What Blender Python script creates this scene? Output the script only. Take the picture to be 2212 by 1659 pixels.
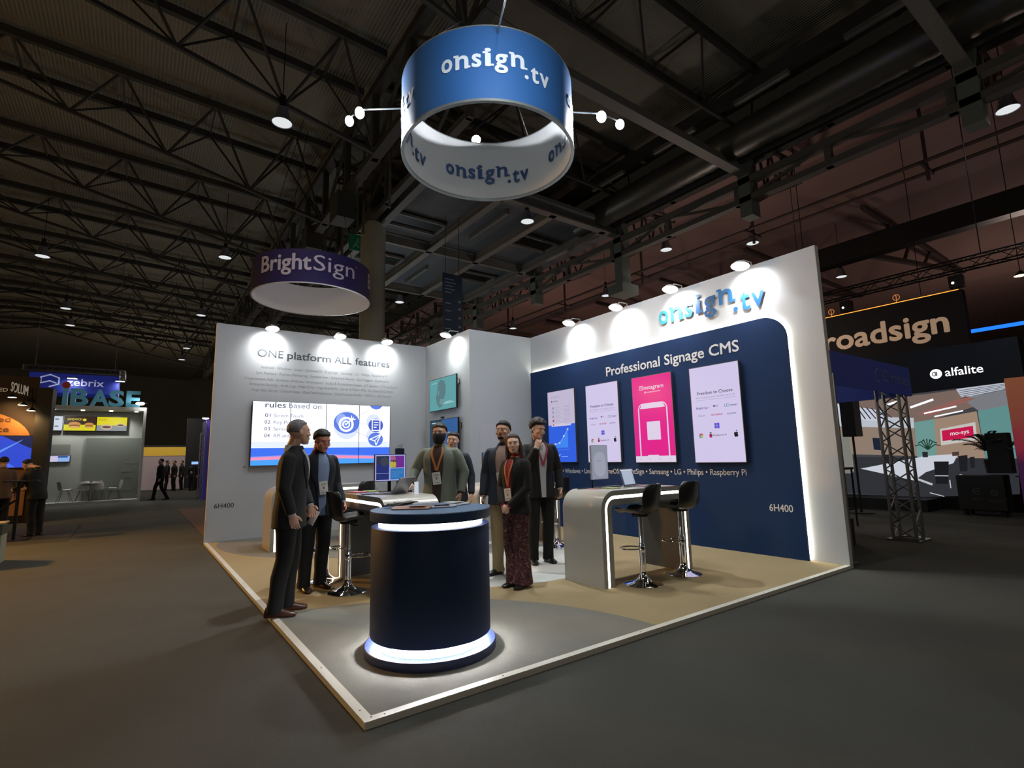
import bpy, bmesh, math, random
from mathutils import Vector, Matrix, noise
random.seed(7)
PI = math.pi
for o in list(bpy.data.objects): bpy.data.objects.remove(o)
SC = bpy.context.scene
COL = SC.collection

# ------------------------------------------------------------------ camera
cd = bpy.data.cameras.new('camera'); cam = bpy.data.objects.new('camera', cd); COL.objects.link(cam)
cd.sensor_fit = 'HORIZONTAL'; cd.sensor_width = 36.0
cd.lens = 36.0 * 1115.65 / 2212.0
cd.clip_start = 0.05; cd.clip_end = 400
CR = Vector((0.8119, -0.5833, -0.0232)); CU = Vector((-0.0644, -0.1291, 0.9895)); CF = Vector((0.5802, 0.8019, 0.1424))
CR.normalize(); CF = (CF - CF.dot(CR) * CR).normalized(); CU = CR.cross(CF)
cam.matrix_world = Matrix(((CR.x, CU.x, -CF.x, -1.057), (CR.y, CU.y, -CF.y, -2.8469), (CR.z, CU.z, -CF.z, 1.3542), (0, 0, 0, 1)))
SC.camera = cam

# ------------------------------------------------------------------ world, exposure
w = bpy.data.worlds.new('hall_air'); SC.world = w; w.use_nodes = True
w.node_tree.nodes['Background'].inputs[0].default_value = (0.62, 0.55, 0.42, 1)
w.node_tree.nodes['Background'].inputs[1].default_value = 0.008
SC.view_settings.view_transform = 'Standard'; SC.view_settings.look = 'None'
SC.view_settings.gamma = 1.0; SC.view_settings.exposure = 0.0
SC.view_settings.use_curve_mapping = False

# power settings of the lamps and added fill lights built further down
P_WALL = 62.0; P_RING = 640.0; P_DOWN = 340.0; P_HIGHBAY = 40.0; P_FILL = 230.0

# ------------------------------------------------------------------ materials
def lin(h):
    h = h.lstrip('#'); out = []
    for i in (0, 2, 4):
        c = int(h[i:i+2], 16) / 255
        out.append(c / 12.92 if c <= 0.04045 else ((c + 0.055) / 1.055) ** 2.4)
    return (*out, 1)
_M = {}
def mat(name, hexc='#808080', rough=0.6, metal=0.0, emis=None, es=0.0, bump=0.0, bscale=40, var=0.0, vscale=6, spec=0.5, coat=0.0, stretch=None):
    if name in _M: return _M[name]
    m = bpy.data.materials.new(name); m.use_nodes = True; nt = m.node_tree
    b = nt.nodes['Principled BSDF']; c = lin(hexc)
    b.inputs['Base Color'].default_value = c; b.inputs['Roughness'].default_value = rough
    b.inputs['Metallic'].default_value = metal; b.inputs['Specular IOR Level'].default_value = spec
    b.inputs['Coat Weight'].default_value = coat
    if emis:
        b.inputs['Emission Color'].default_value = lin(emis); b.inputs['Emission Strength'].default_value = es
    if bump or var:
        tc = nt.nodes.new('ShaderNodeTexCoord'); mp = nt.nodes.new('ShaderNodeMapping')
        nt.links.new(tc.outputs['Object'], mp.inputs[0])
        if stretch: mp.inputs['Scale'].default_value = stretch
    if var:
        n = nt.nodes.new('ShaderNodeTexNoise'); n.inputs['Scale'].default_value = vscale; n.inputs['Detail'].default_value = 5
        nt.links.new(mp.outputs[0], n.inputs['Vector'])
        r = nt.nodes.new('ShaderNodeValToRGB')
        r.color_ramp.elements[0].position = 0.3; r.color_ramp.elements[1].position = 0.7
        r.color_ramp.elements[0].color = tuple([x * (1 - var) for x in c[:3]] + [1])
        r.color_ramp.elements[1].color = tuple([min(1, x * (1 + var)) for x in c[:3]] + [1])
        nt.links.new(n.outputs[0], r.inputs[0]); nt.links.new(r.outputs[0], b.inputs['Base Color'])
    if bump:
        n2 = nt.nodes.new('ShaderNodeTexNoise'); n2.inputs['Scale'].default_value = bscale; n2.inputs['Detail'].default_value = 4
        nt.links.new(mp.outputs[0], n2.inputs['Vector'])
        bp = nt.nodes.new('ShaderNodeBump'); bp.inputs['Strength'].default_value = bump; bp.inputs['Distance'].default_value = 0.01
        nt.links.new(n2.outputs[0], bp.inputs['Height']); nt.links.new(bp.outputs[0], b.inputs['Normal'])
    _M[name] = m; return m
def glow(hexc, s=1.0):
    n = 'glow_%s_%g' % (hexc, s)
    if n in _M: return _M[n]
    m = bpy.data.materials.new(n); m.use_nodes = True; nt = m.node_tree
    b = nt.nodes['Principled BSDF']; b.inputs['Base Color'].default_value = (0.01, 0.01, 0.01, 1); b.inputs['Roughness'].default_value = 0.2; b.inputs['Specular IOR Level'].default_value = 0.03
    b.inputs['Emission Color'].default_value = lin(hexc); b.inputs['Emission Strength'].default_value = s
    _M[n] = m; return m

# ------------------------------------------------------------------ object helpers
def tag(o, label=None, cat=None, group=None, kind=None):
    if label: o['label'] = label
    if cat: o['category'] = cat
    if group: o['group'] = group
    if kind: o['kind'] = kind
    return o
def thing(name, loc, label, cat, rz=0, group=None):
    o = bpy.data.objects.new(name, None); COL.objects.link(o); o.empty_display_size = 0.1
    o.location = loc; o.rotation_euler = (0, 0, rz)
    return tag(o, label, cat, group)
def copy_tree(o, parent=None):
    c = o.copy(); COL.objects.link(c); c.parent = parent
    for ch in o.children: copy_tree(ch, c)
    return c
def relabel(o, label, group=None):
    o['label'] = label
    if group: o['group'] = group
    return o

_txt = {}
def text_polys(s, bold=0.0):
    k = (s, bold)
    if k in _txt: return _txt[k]
    cu = bpy.data.curves.new('t', 'FONT'); cu.body = s; cu.size = 1.0; cu.offset = bold; cu.resolution_u = 3
    cu.fill_mode = 'FRONT'
    ob = bpy.data.objects.new('t', cu); COL.objects.link(ob)
    me = bpy.data.meshes.new_from_object(ob)
    vs = [(v.co.x, v.co.y) for v in me.vertices]; fs = [tuple(p.vertices) for p in me.polygons]
    bpy.data.objects.remove(ob); bpy.data.curves.remove(cu); bpy.data.meshes.remove(me)
    _txt[k] = (vs, fs); return _txt[k]

class MB:
    def __init__(s): s.v = []; s.f = []; s.m = []; s.mats = []; s.cur = 0; s.X = None
    def mat(s, m):
        if m not in s.mats: s.mats.append(m)
        s.cur = s.mats.index(m); return s
    def add(s, vs, fs):
        b = len(s.v)
        if s.X is not None: vs = [tuple(s.X @ Vector(v)) for v in vs]
        s.v += [tuple(v) for v in vs]
        for f in fs: s.f.append(tuple(i + b for i in f)); s.m.append(s.cur)
        return s
    def box(s, x0, y0, z0, x1, y1, z1):
        if x0 > x1: x0, x1 = x1, x0
        if y0 > y1: y0, y1 = y1, y0
        if z0 > z1: z0, z1 = z1, z0
        vs = [(x0,y0,z0),(x1,y0,z0),(x1,y1,z0),(x0,y1,z0),(x0,y0,z1),(x1,y0,z1),(x1,y1,z1),(x0,y1,z1)]
        return s.add(vs, [(3,2,1,0),(4,5,6,7),(0,1,5,4),(1,2,6,5),(2,3,7,6),(3,0,4,7)])
    def bar(s, p0, p1, wd, ht=None):            # rectangular bar between two points
        ht = ht or wd; p0 = Vector(p0); p1 = Vector(p1); d = (p1 - p0)
        if d.length < 1e-6: return s
        d.normalize(); up = Vector((0,0,1)) if abs(d.z) < 0.95 else Vector((0,1,0))
        a = d.cross(up).normalized(); b = a.cross(d)
        vs = []
        for p in (p0, p1):
            for (i, j) in ((-1,-1),(1,-1),(1,1),(-1,1)): vs.append(p + a*(i*wd/2) + b*(j*ht/2))
        return s.add(vs, [(0,1,2,3),(7,6,5,4),(0,4,5,1),(1,5,6,2),(2,6,7,3),(3,7,4,0)])
    def rings(s, rs, cap=True, closed=False):   # list of rings (equal length point lists)
        n = len(rs[0]); vs = [p for r in rs for p in r]; fs = []
        K = len(rs)
        for i in range(K - (0 if closed else 1)):
            j2 = (i + 1) % K
            for k in range(n):
                k2 = (k + 1) % n
                fs.append((i*n+k, i*n+k2, j2*n+k2, j2*n+k))
        if cap and not closed: fs.append(tuple(range(n-1, -1, -1))); fs.append(tuple((K-1)*n + k for k in range(n)))
        return s.add(vs, fs)
    def tube(s, pts, r, seg=8, closed=False, cap=True):
        pts = [Vector(p) for p in pts]; N = len(pts); rr = r if isinstance(r, (list, tuple)) else [r]*N
        rs = []; a = None
        for i, p in enumerate(pts):
            if closed: d = pts[(i+1) % N] - pts[i-1]
            else: d = pts[min(i+1, N-1)] - pts[max(i-1, 0)]
            d.normalize()
            if a is None:
                a = d.cross(Vector((0,0,1)) if abs(d.z) < 0.9 else Vector((0,1,0))).normalized()
            else:
                a = (a - d * a.dot(d)).normalized()
            b = d.cross(a)
            rs.append([p + (a*math.cos(t) + b*math.sin(t)) * rr[i] for t in [2*PI*k/seg for k in range(seg)]])
        return s.rings(rs, cap, closed)
    def lathe(s, prof, c=(0,0,0), seg=32, cap=True):
        rs = [[(c[0]+r*math.cos(2*PI*k/seg), c[1]+r*math.sin(2*PI*k/seg), c[2]+z) for k in range(seg)] for r, z in prof]
        return s.rings(rs, cap)
    def ell(s, c, r, seg=12, rg=8, M=None):
        c = Vector(c); rs = []
        for i in range(1, rg):
            th = PI*i/rg
            ring = []
            for k in range(seg):
                ph = 2*PI*k/seg
                p = Vector((r[0]*math.sin(th)*math.cos(ph), r[1]*math.sin(th)*math.sin(ph), -r[2]*math.cos(th)))
                if M is not None: p = M @ p
                ring.append(c + p)
            rs.append(ring)
        n0 = Vector((0,0,-r[2])); n1 = Vector((0,0,r[2]))
        if M is not None: n0 = M @ n0; n1 = M @ n1
        vs = [p for q in rs for p in q] + [c+n0, c+n1]; fs = []
        K = len(rs)
        for i in range(K-1):
            for k in range(seg): fs.append((i*seg+k, i*seg+(k+1)%seg, (i+1)*seg+(k+1)%seg, (i+1)*seg+k))
        for k in range(seg):
            fs.append((K*seg, (k+1)%seg, k)); fs.append((K*seg+1, (K-1)*seg+k, (K-1)*seg+(k+1)%seg))
        return s.add(vs, fs)
    def prism(s, poly, T, d0, d1):              # polygon in (u,v) mapped by T(u,v,d)
        n = len(poly); vs = [T(u, v, d0) for u, v in poly] + [T(u, v, d1) for u, v in poly]
        fs = [tuple(range(n-1,-1,-1)), tuple(range(n, 2*n))] + [(k, (k+1)%n, n+(k+1)%n, n+k) for k in range(n)]
        return s.add(vs, fs)
    def poly(s, poly, T, d=0.0):
        return s.add([T(u, v, d) for u, v in poly], [tuple(range(len(poly)))])
    def text(s, st, T, u, v, size, d=0.001, bold=0.0, align='L', width=None, shear=0.0):
        if bold > 0:
            b = bold*size*.75; w2 = (width-2*b) if width else None
            for i, (ax, ay) in enumerate(((0,0),(1,0),(-1,0),(0,1),(0,-1),(.7,.7),(-.7,.7),(.7,-.7),(-.7,-.7))):
                s.text(st, T, u+ax*b+(b if align == 'L' else 0), v+ay*b, size, d+.00012*i, 0, align, w2, shear)
            return s
        vs, fs = text_polys(st, 0)
        if not vs: return s
        x0 = min(p[0] for p in vs); x1 = max(p[0] for p in vs); sx = size
        if width: sx = width / (x1 - x0)
        off = u - x0*sx
        if align == 'C': off = u - (x0+x1)/2*sx
        if align == 'R': off = u - x1*sx
        return s.add([T(off + (p[0]+shear*p[1])*sx, v + p[1]*size, d) for p in vs], fs)
    def build(s, name, parent=None, m=None, smooth=False, bevel=0.0, kind=None, loc=None, bseg=2):
        me = bpy.data.meshes.new(name)
        me.from_pydata(s.v, [], s.f); 
        if m is not None and not s.mats: s.mats = [m]
        for x in s.mats: me.materials.append(x)
        for p, i in zip(me.polygons, s.m): p.material_index = min(i, max(0, len(s.mats)-1)); p.use_smooth = smooth
        me.update()
        o = bpy.data.objects.new(name, me); COL.objects.link(o)
        if parent is not None: o.parent = parent
        if loc is not None: o.location = loc
        if smooth:
            mod = o.modifiers.new('es', 'EDGE_SPLIT'); mod.split_angle = math.radians(42)
        if bevel:
            bv = o.modifiers.new('bv', 'BEVEL'); bv.width = bevel; bv.segments = bseg; bv.limit_method = 'ANGLE'; bv.harden_normals = False
        if kind: o['kind'] = kind
        return o
def TXW(x, sgn=-1):     # plane x=const seen from -x : u runs toward -y (image right), v up, d toward camera
    return lambda u, v, d: (x + sgn*d, u, v)
def planeX(x, y0=0):    # u = distance in -y from y0, facing -x
    return lambda u, v, d: (x - d, y0 - u, v)
def planeY(y, x0=0):    # u along +x, facing -y
    return lambda u, v, d: (x0 + u, y - d, v)
def rrect(x0, y0, x1, y1, r, n=6, corners=(1,1,1,1)):
    P = []
    for (cx, cy, a0, on) in ((x1-r,y0+r,-90,corners[1]),(x1-r,y1-r,0,corners[2]),(x0+r,y1-r,90,corners[3]),(x0+r,y0+r,180,corners[0])):
        if on:
            for i in range(n+1):
                a = math.radians(a0 + 90*i/n); P.append((cx + r*math.cos(a), cy + r*math.sin(a)))
        else:
            a = math.radians(a0+45); P.append((cx + r*(1 if math.cos(a) > 0 else -1), cy + r*(1 if math.sin(a) > 0 else -1)))
    return P
def circ(cx, cy, r, n=24, ry=None):
    ry = ry or r
    return [(cx + r*math.cos(2*PI*k/n), cy + ry*math.sin(2*PI*k/n)) for k in range(n)]
def stroke(pts, wd):    # polyline as quads list
    out = []
    for a, b in zip(pts[:-1], pts[1:]):
        dx, dy = b[0]-a[0], b[1]-a[1]; L = math.hypot(dx, dy) or 1e-6; nx, ny = -dy/L*wd/2, dx/L*wd/2; ex, ey = dx/L*wd/3, dy/L*wd/3
        out.append([(a[0]-nx-ex, a[1]-ny-ey), (b[0]-nx+ex, b[1]-ny+ey), (b[0]+nx+ex, b[1]+ny+ey), (a[0]+nx-ex, a[1]+ny-ey)])
    return out
def ringstroke(cx, cy, r, wd, n=32, a0=0, a1=360, ry=None):
    k = (ry or r)/r; out = []
    for i in range(n):
        t0 = math.radians(a0+(a1-a0)*i/n); t1 = math.radians(a0+(a1-a0)*(i+1)/n)
        out.append([(cx+(r-wd/2)*math.cos(t0), cy+k*(r-wd/2)*math.sin(t0)), (cx+(r+wd/2)*math.cos(t0), cy+k*(r+wd/2)*math.sin(t0)),
                    (cx+(r+wd/2)*math.cos(t1), cy+k*(r+wd/2)*math.sin(t1)), (cx+(r-wd/2)*math.cos(t1), cy+k*(r-wd/2)*math.sin(t1))])
    return out
def polys(mb, L, T, d):
    for p in L: mb.poly(p, T, d)
def spot(name, loc, target, power, ang, blend=1.0, col=(1,1,1), parent=None, size=0.05):
    l = bpy.data.lights.new(name, 'SPOT'); l.energy = power; l.spot_size = math.radians(ang); l.spot_blend = blend; l.color = col; l.shadow_soft_size = size
    o = bpy.data.objects.new(name, l); COL.objects.link(o)
    d = Vector(target) - Vector(loc); q = d.to_track_quat('-Z', 'Y')
    if parent is not None:
        o.parent = parent; pl = Vector(parent.location); rot = Matrix.Rotation(-parent.rotation_euler[2], 4, 'Z')
        o.location = rot @ (Vector(loc) - pl); o.rotation_euler = (rot.to_quaternion() @ q).to_euler()
    else: o.location = loc; o.rotation_euler = q.to_euler()
    return o

# common materials
WHITE = mat('stand_white', '#b9bbbe', 0.55, bump=0.05, bscale=18, var=0.015, vscale=2)
EDGEW = mat('edge_white', '#c8c6bd', 0.45)
NAVY = mat('navy_panel', '#20365c', 0.8, var=0.03, vscale=3, spec=.15)
NAVYC = mat('navy_counter', '#1b2f52', 0.6, spec=.3)
NAVYT = mat('navy_top', '#4f7196', 0.35)
BLK = mat('black_plastic', '#0b0b0c', 0.4)
BLKM = mat('black_metal', '#0d0d0e', 0.5, metal=0.3)
CHROME = mat('chrome', '#e8e8ea', 0.06, metal=1.0)
ALU = mat('aluminium', '#8c8c8c', 0.32, metal=0.9)
STEEL = mat('hall_steel', '#4a4a46', 0.7, var=0.1, vscale=1)
STEELD = mat('hall_steel_dark', '#2b2b27', 0.8)
GREYTX = mat('lettering_grey', '#3f454c', 0.6)
SILV = mat('silver', '#9b9ca3', 0.35, metal=0.6)
LED = glow('#f4f6ff', 9.0)
LEDW = glow('#fff8e2', 7.0)
G = -0.037
W_, D_, H_ = 5.888, 8.0, 4.0
BX, BY = 4.305, 6.021

# ================================================================== HALL SHELL
mb = MB(); mb.box(-60, -40, G-0.3, 90, 90, G)
mb.build('floor', m=mat('hall_carpet', '#3c3c36', 0.95, var=0.12, vscale=1.3, bump=0.5, bscale=160), kind='structure')
def corrug_mat(name, hexc, ax, sc):
    m = mat(name, hexc, 0.75); nt = m.node_tree; b = nt.nodes['Principled BSDF']
    tc = nt.nodes.new('ShaderNodeTexCoord'); wv = nt.nodes.new('ShaderNodeTexWave'); wv.bands_direction = ax; wv.inputs['Scale'].default_value = sc
    wv.inputs['Distortion'].default_value = 0
    bp = nt.nodes.new('ShaderNodeBump'); bp.inputs['Strength'].default_value = 0.6; bp.inputs['Distance'].default_value = 0.04
    nt.links.new(tc.outputs['Object'], wv.inputs['Vector']); nt.links.new(wv.outputs[1], bp.inputs['Height']); nt.links.new(bp.outputs[0], b.inputs['Normal'])
    return m
# main roof deck: flat over the middle bay, slightly pitched left and right
mb = MB()
def slab(mb, x0, z0, x1, z1, y0, y1, t=0.2):
    mb.add([(x0,y0,z0),(x1,y0,z1),(x1,y1,z1),(x0,y1,z0),(x0,y0,z0+t),(x1,y0,z1+t),(x1,y1,z1+t),(x0,y1,z0+t)], [(0,1,2,3),(7,6,5,4),(4,5,1,0),(5,6,2,1),(6,7,3,2),(7,4,0,3)])
slab(mb, -8, 13.15, 4.2, 12.7, -30, 80); slab(mb, -20, 12.7, -8, 13.15, -30, 80); slab(mb, -40, 13.15, -20, 12.7, -30, 80)
slab(mb, 4.2, 13.05, 15, 13.05, -30, 80)
mb.build('ceiling', m=corrug_mat('roof_sheet', '#6c6a5e', 'X', 3.4), kind='structure')
mb = MB(); slab(mb, 15, 12.2, 27, 12.9, -30, 80); slab(mb, 27, 12.9, 42, 12.0, -30, 80); slab(mb, 42, 12.0, 75, 12.9, -30, 80)
mb.build('ceiling', m=mat('roof_plaster', '#8a6f68', 0.8, var=0.06, vscale=0.6), kind='structure')
# lower flat deck beyond y=11
mb = MB(); mb.box(5.9, 11.0, 10.85, 15.2, 23.4, 11.0)
mb.build('ceiling', m=corrug_mat('deck_sheet', '#54595d', 'Y', 4.0), kind='structure')

# flat grid beams under the deck
LB = mat('painted_beam', '#63635f', 0.6)
for i, x in enumerate((6.1, 8.8, 11.2, 13.85)):
    mb = MB(); mb.box(x-.14, 11.1, 10.42, x+.14, 22.5, 10.47); mb.box(x-.03, 11.1, 10.47, x+.03, 22.5, 10.83)
    tag(mb.build('ceiling_beam', m=LB), 'long pale steel beam running away under the flat metal deck', 'beam', 'lengthwise beams of the flat deck')
for i, y in enumerate((-0.2, 5.5, 11.15, 16.8, 22.4)):
    mb = MB(); x0 = 4.4 if y < 11 else 5.9; x1 = 15.3 if y < 20 else 14.5
    hh = .32 if y < 12 else .16
    mb.box(x0, y-hh/2, 10.42, x1, y+hh/2, 10.47); mb.box(x0, y-.03, 10.47, x1, y+.03, 10.80)
    tag(mb.build('ceiling_cross_beam', m=LB), ['pale cross beam at the upper right corner of the ceiling','pale cross beam right of the hanging blue ring','pale cross beam at the near edge of the flat deck','pale cross beam halfway along the flat deck','pale cross beam at the far end of the flat deck'][i], 'beam')
for (x0, x1, y0, y1) in ((6.3,8.5,14.6,15.6),(11.4,13.6,13.6,14.6),(11.4,13.6,18.6,19.6),(6.3,8.5,18.7,19.7)):
    mb = MB(); mb.box(x0, y0, 10.76, x1, y1, 10.84)
    tag(mb.build('deck_opening', m=BLKM), 'dark rectangular opening in the flat metal deck', 'ceiling opening', 'dark openings in the flat deck')
    mb = MB()
    for yy in (y0, y1): mb.box(x0, yy-.04, 10.66, x1, yy+.04, 10.76)
    for xx in (x0+.04, x1-.04): mb.box(xx-.04, y0, 10.66, xx+.04, y1, 10.76)
    tag(mb.build('opening_frame', m=LB), 'pale steel frame around a dark opening in the flat deck', 'frame', 'frames of the deck openings')
for (x, y0, y1) in ((9.9,12.3,15.1),(9.9,19.2,21.6)):
    mb = MB(); mb.box(x-.07, y0, 10.64, x+.07, y1, 10.86)
    tag(mb.build('strip_light', m=mat('tube_cover','#5d5f5c',0.5)), 'unlit pale strip light under the flat deck', 'strip light', 'strip lights under the deck')

# triangular roof trusses: two top chords and one bottom chord
def truss_bay(yc, x0, z0, x1, z1, zt0, zt1, n, name, label, group, r=0.06, rt=0.10, m=STEELD, half=0.9, skip_last=False):
    mb = MB()
    for s in (-half, half): mb.bar((x0, yc+s, zt0), (x1, yc+s, zt1), rt*1.6, rt*2.2)
    mb.bar((x0, yc, z0), (x1, yc, z1), r*1.6, r*1.6)
    for i in range(n):
        t0 = i/n; t1 = (i+1)/n; tm = (t0+t1)/2
        P = lambda t: (x0+(x1-x0)*t, yc, z0+(z1-z0)*t)
        for s in (-half, half):
            Tp = (x0+(x1-x0)*tm, yc+s, zt0+(zt1-zt0)*tm)
            mb.bar(P(t0), Tp, r*.9); mb.bar(Tp, P(t1), r*.9)
        mb.bar((x0+(x1-x0)*tm, yc-half, zt0+(zt1-zt0)*tm), (x0+(x1-x0)*tm, yc+half, zt0+(zt1-zt0)*tm), r*.9)
    return tag(mb.build(name, m=m), label, 'roof truss', group)
for k in range(-3, 11):
    yc = 0.1 + 5.1*k
    truss_bay(yc, 3.8, 10.0, -8, 12.5, 12.4, 12.9, 5, 'roof_truss', 'dark steel roof truss crossing the left side of the ceiling', 'roof trusses on the left')
    if k > -2: truss_bay(yc, -8, 12.5, -19.8, 10.2, 12.9, 12.4, 5, 'roof_truss', 'dark steel roof truss far left beneath the pitched roof', 'outer roof trusses far left')
for k in range(-2, 9):
    yc = 5.1*k
    truss_bay(yc, 4.2, 11.6, 14.6, 11.6, 12.85, 12.85, 4, 'roof_truss', 'dark steel roof truss over the middle of the hall', 'roof trusses over the middle')
# valley girder on the left of the flat deck
def girder(name, x, y0, y1, zb, zt, step, label, mm=STEEL, wt=0.3):
    mb = MB(); mb.box(x-wt/2, y0, zt-.22, x+wt/2, y1, zt); mb.box(x-wt/2, y0, zb, x+wt/2, y1, zb+.2)
    y = y0; i = 0
    while y < y1-.01:
        mb.box(x-.09, y-.09, zb, x+.09, y+.09, zt)
        mb.bar((x, y, zb+.1 if i % 2 else zt-.1), (x, min(y+step, y1), zt-.1 if i % 2 else zb+.1), .09)
        y += step; i += 1
    return tag(mb.build(name, m=mm), label, 'girder')
girder('roof_girder', 4.1, -12, 60, 10.2, 12.5, 2.55, 'dark deep lattice girder along the valley beside the flat deck', STEELD)
girder('roof_girder', 5.6, 8, 60, 10.4, 12.2, 2.83, 'grey lattice girder above the round column', STEEL, .22)
# hangers between girder and deck
for i in range(7):
    y = 12 + 2.4*i; mb = MB(); mb.tube([(5.0, y, 9.4), (5.0, y, 13.06)], .05)
    tag(mb.build('hanger_rod', m=STEEL), 'vertical grey rod hanging beside the lattice girder', 'hanger rod', 'rods beside the lattice girder')
for i,(y,z) in enumerate(((13.2,9.3),(17.0,9.6))):
    mb = MB(); mb.box(3.7, y, z, 4.3, y+.8, z+.9); mb.box(3.85,y+.2,z+.9,3.95,y+.3,10.3)
    tag(mb.build('rigging_box', m=STEELD), ['dark box hanging under the valley girder, nearer one','dark box hanging under the valley girder, farther one'][i], 'rigging box')
# girder on the right
girder('roof_girder', 14.75, -14, 60, 9.5, 10.35, 2.83, 'grey post-and-beam girder under the right edge of the deck', STEEL, .3)
girder('roof_girder', 15.15, -14, 60, 11.0, 12.6, 2.83, 'dark upper lattice girder behind the round air duct', STEELD, .3)
for y in (-6.0,-0.2,5.5,11.1,16.8,22.4,28):
    mb = MB(); mb.box(14.6, y-.2, 8.3 if y == 11.1 else 9.0, 15.1, y+.2, 11)
    if y == 11.1: mb.box(14.35, 10.7, 7.9, 15.3, 11.5, 8.3)
    tag(mb.build('girder_post', m=mat('post_green','#59625c',0.7)), 'grey-green steel post with a broad foot hanging above the right wall' if y == 11.1 else 'grey-green steel post of the right-hand girder', 'post', None if y == 11.1 else 'posts of the right girder')
# corrugated round duct
mb = MB(); prof = []
y = -14.0; rs = []
while y < 12.5:
    r = .50 + (.02 if int(round(y*5)) % 2 else 0)
    rs.append([(13.75 + r*math.cos(2*PI*k/20), y, 11.15 + r*math.sin(2*PI*k/20)) for k in range(20)]); y += .2
mb.rings(rs)
tag(mb.build('air_duct', m=mat('duct_metal','#4f504c',0.42,metal=0.6), smooth=True), 'long round spiral air duct running along the right of the ceiling', 'air duct')
mb = MB(); mb.box(12.9, -14, 11.9, 13.1, 30, 12.3); mb.box(14.3, -14, 10.75, 14.45, 30, 10.95)
tag(mb.build('cable_tray', m=STEELD), 'dark cable trays running on both sides of the round duct', 'cable tray')
for i in range(6):
    y = -3 + 3.0*i; mb = MB(); mb.box(12.75, y, 11.65, 12.9, y+1.6, 11.78)
    tag(mb.build('strip_light', m=_M['tube_cover']), 'unlit strip light beside the round air duct', 'strip light', 'strip lights beside the duct')
# right bay: sloping trusses, twin pipes, black hung beam
for k in range(-2, 9):
    yc = 5.65*k - .2
    mb = MB()
    for (xa, za, xb, zb_) in ((15.1, 9.6, 18.6, 11.6), (15.1, 11.9, 18.6, 12.1)): mb.bar((xa, yc, za), (xb, yc, zb_), .12)
    mb.bar((17.0, yc, 12.0), (17.0, yc, 12.35), .1)
    mb.bar((15.1, yc-1.3, 9.7), (18.6, yc, 11.4), .1); mb.bar((15.1, yc+1.3, 9.7), (18.6, yc, 11.4), .1)
    for t in (.25,.5,.75): mb.bar((15.1+3.5*t, yc, 9.6+2*t), (15.1+3.5*(t-.12), yc, 11.95), .07); mb.bar((15.1+3.5*t, yc, 9.6+2*t), (15.1+3.5*(t+.12), yc, 11.97), .07)
    tag(mb.build('bracket_truss', m=mat('steel_red','#3e2f2b',0.7)), 'dark tapering bracket truss reaching out under the reddish ceiling', 'bracket truss', 'bracket trusses right of the deck')
for i, (x, z) in enumerate(((17.9, 10.05), (18.8, 10.05))):
    mb = MB(); mb.tube([(x, -14, z), (x, 50, z)], .06, 8)
    tag(mb.build('service_pipe', m=_M['steel_red']), 'one of two dark service pipes running side by side below the reddish ceiling', 'pipe', 'twin service pipes')
for i in range(9):
    y = -4+5.65*i; mb = MB(); mb.bar((18.35, y, 9.6), (18.35, y, 12.42), .08); mb.bar((17.8,y,10.0),(18.9,y,10.0),.08)
    tag(mb.build('pipe_hanger', m=_M['steel_red']), 'dark hanger carrying the twin service pipes', 'pipe hanger', 'hangers of the twin pipes')
mb = MB(); mb.box(24, -14, 9.7, 24.6, 60, 10.6)
tag(mb.build('hung_beam', m=BLK), 'deep black beam hanging under the reddish ceiling at right', 'beam')
for k in range(-2, 9):
    yc = 5.65*k; mb = MB(); mb.bar((25, yc, 10.0), (40, yc, 12.2), .2); mb.bar((25, yc, 12.3), (40, yc, 12.2), .2)
    for t in (.1,.3,.5): mb.bar((25+15*t, yc, 10+2.2*t), (25+15*(t+.1), yc, 12.2), .12)
    tag(mb.build('roof_truss', m=_M['steel_red']), 'dark roof truss beyond the black beam on the right', 'roof truss', 'roof trusses far right')
# hall end walls
WM = mat('hall_wall', '#4a4840', 0.9, var=.1, vscale=.3)
for nm, a in (('wall_back',(-46,78,G,76,78.4,13.5)),('wall_left',(-46,-30,G,-45.6,78,13.5)),('wall_right',(75.6,-30,G,76,78,13.5)),('wall_front',(-46,-30.4,G,76,-30,13.5))):
    mb = MB(); mb.box(*a); mb.build(nm, m=WM, kind='structure')
# added fixtureless point lights brightening roof and floor, standing in for neighbouring stands
for (x, y, z, k, c) in ((5.5,18.0,4.5,1.0,(1,.96,.9)),(2.2,9.0,4.6,.35,(1,.95,.95)),(11,-8,4.5,1.2,(1,.86,.74)),(-6,-8,4.5,1.2,(1,.88,.68)),(-7.5,11,4.0,1.3,(1,.55,.16)),(17,9,5.0,1.5,(1,.78,.68)),(38,2,5,2.4,(1,.76,.66)),(0,52,6,2.5,(1,.8,.6)),(45,30,6,4,(1,.7,.6)),(20,50,6,4,(.9,.85,.8)),(-25,45,6,5,(1,.7,.4)),(0,33,5,1.2,(1,.9,.75)),(22,24,5,1.6,(1,.62,.5)),(9,22,5,1.0,(.8,.92,1)),(-16,26,5,1.5,(1,.6,.25))):
    l = bpy.data.lights.new('fill_light', 'POINT'); l.energy = P_FILL*k; l.color = c; l.shadow_soft_size = .5
    o = bpy.data.objects.new('fill_light', l); COL.objects.link(o); o.location = (x, y, z)
# round column
mb = MB(); mb.lathe([(.46, G), (.46, 10.2), (.30, 10.2), (.30, 10.4)], (5.75, 15.4, 0), 32)
col = thing('column', (0,0,0), 'tall round concrete column rising behind the white stand', 'column')
mb.build('shaft', col, mat('concrete','#8c8d80',0.85,var=0.08,vscale=1.5,bump=.2,bscale=20), smooth=True)
mb = MB(); mb.box(5.55, 15.2, 10.4, 5.95, 15.6, 12.5); mb.build('steel_post', col, STEEL)
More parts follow.
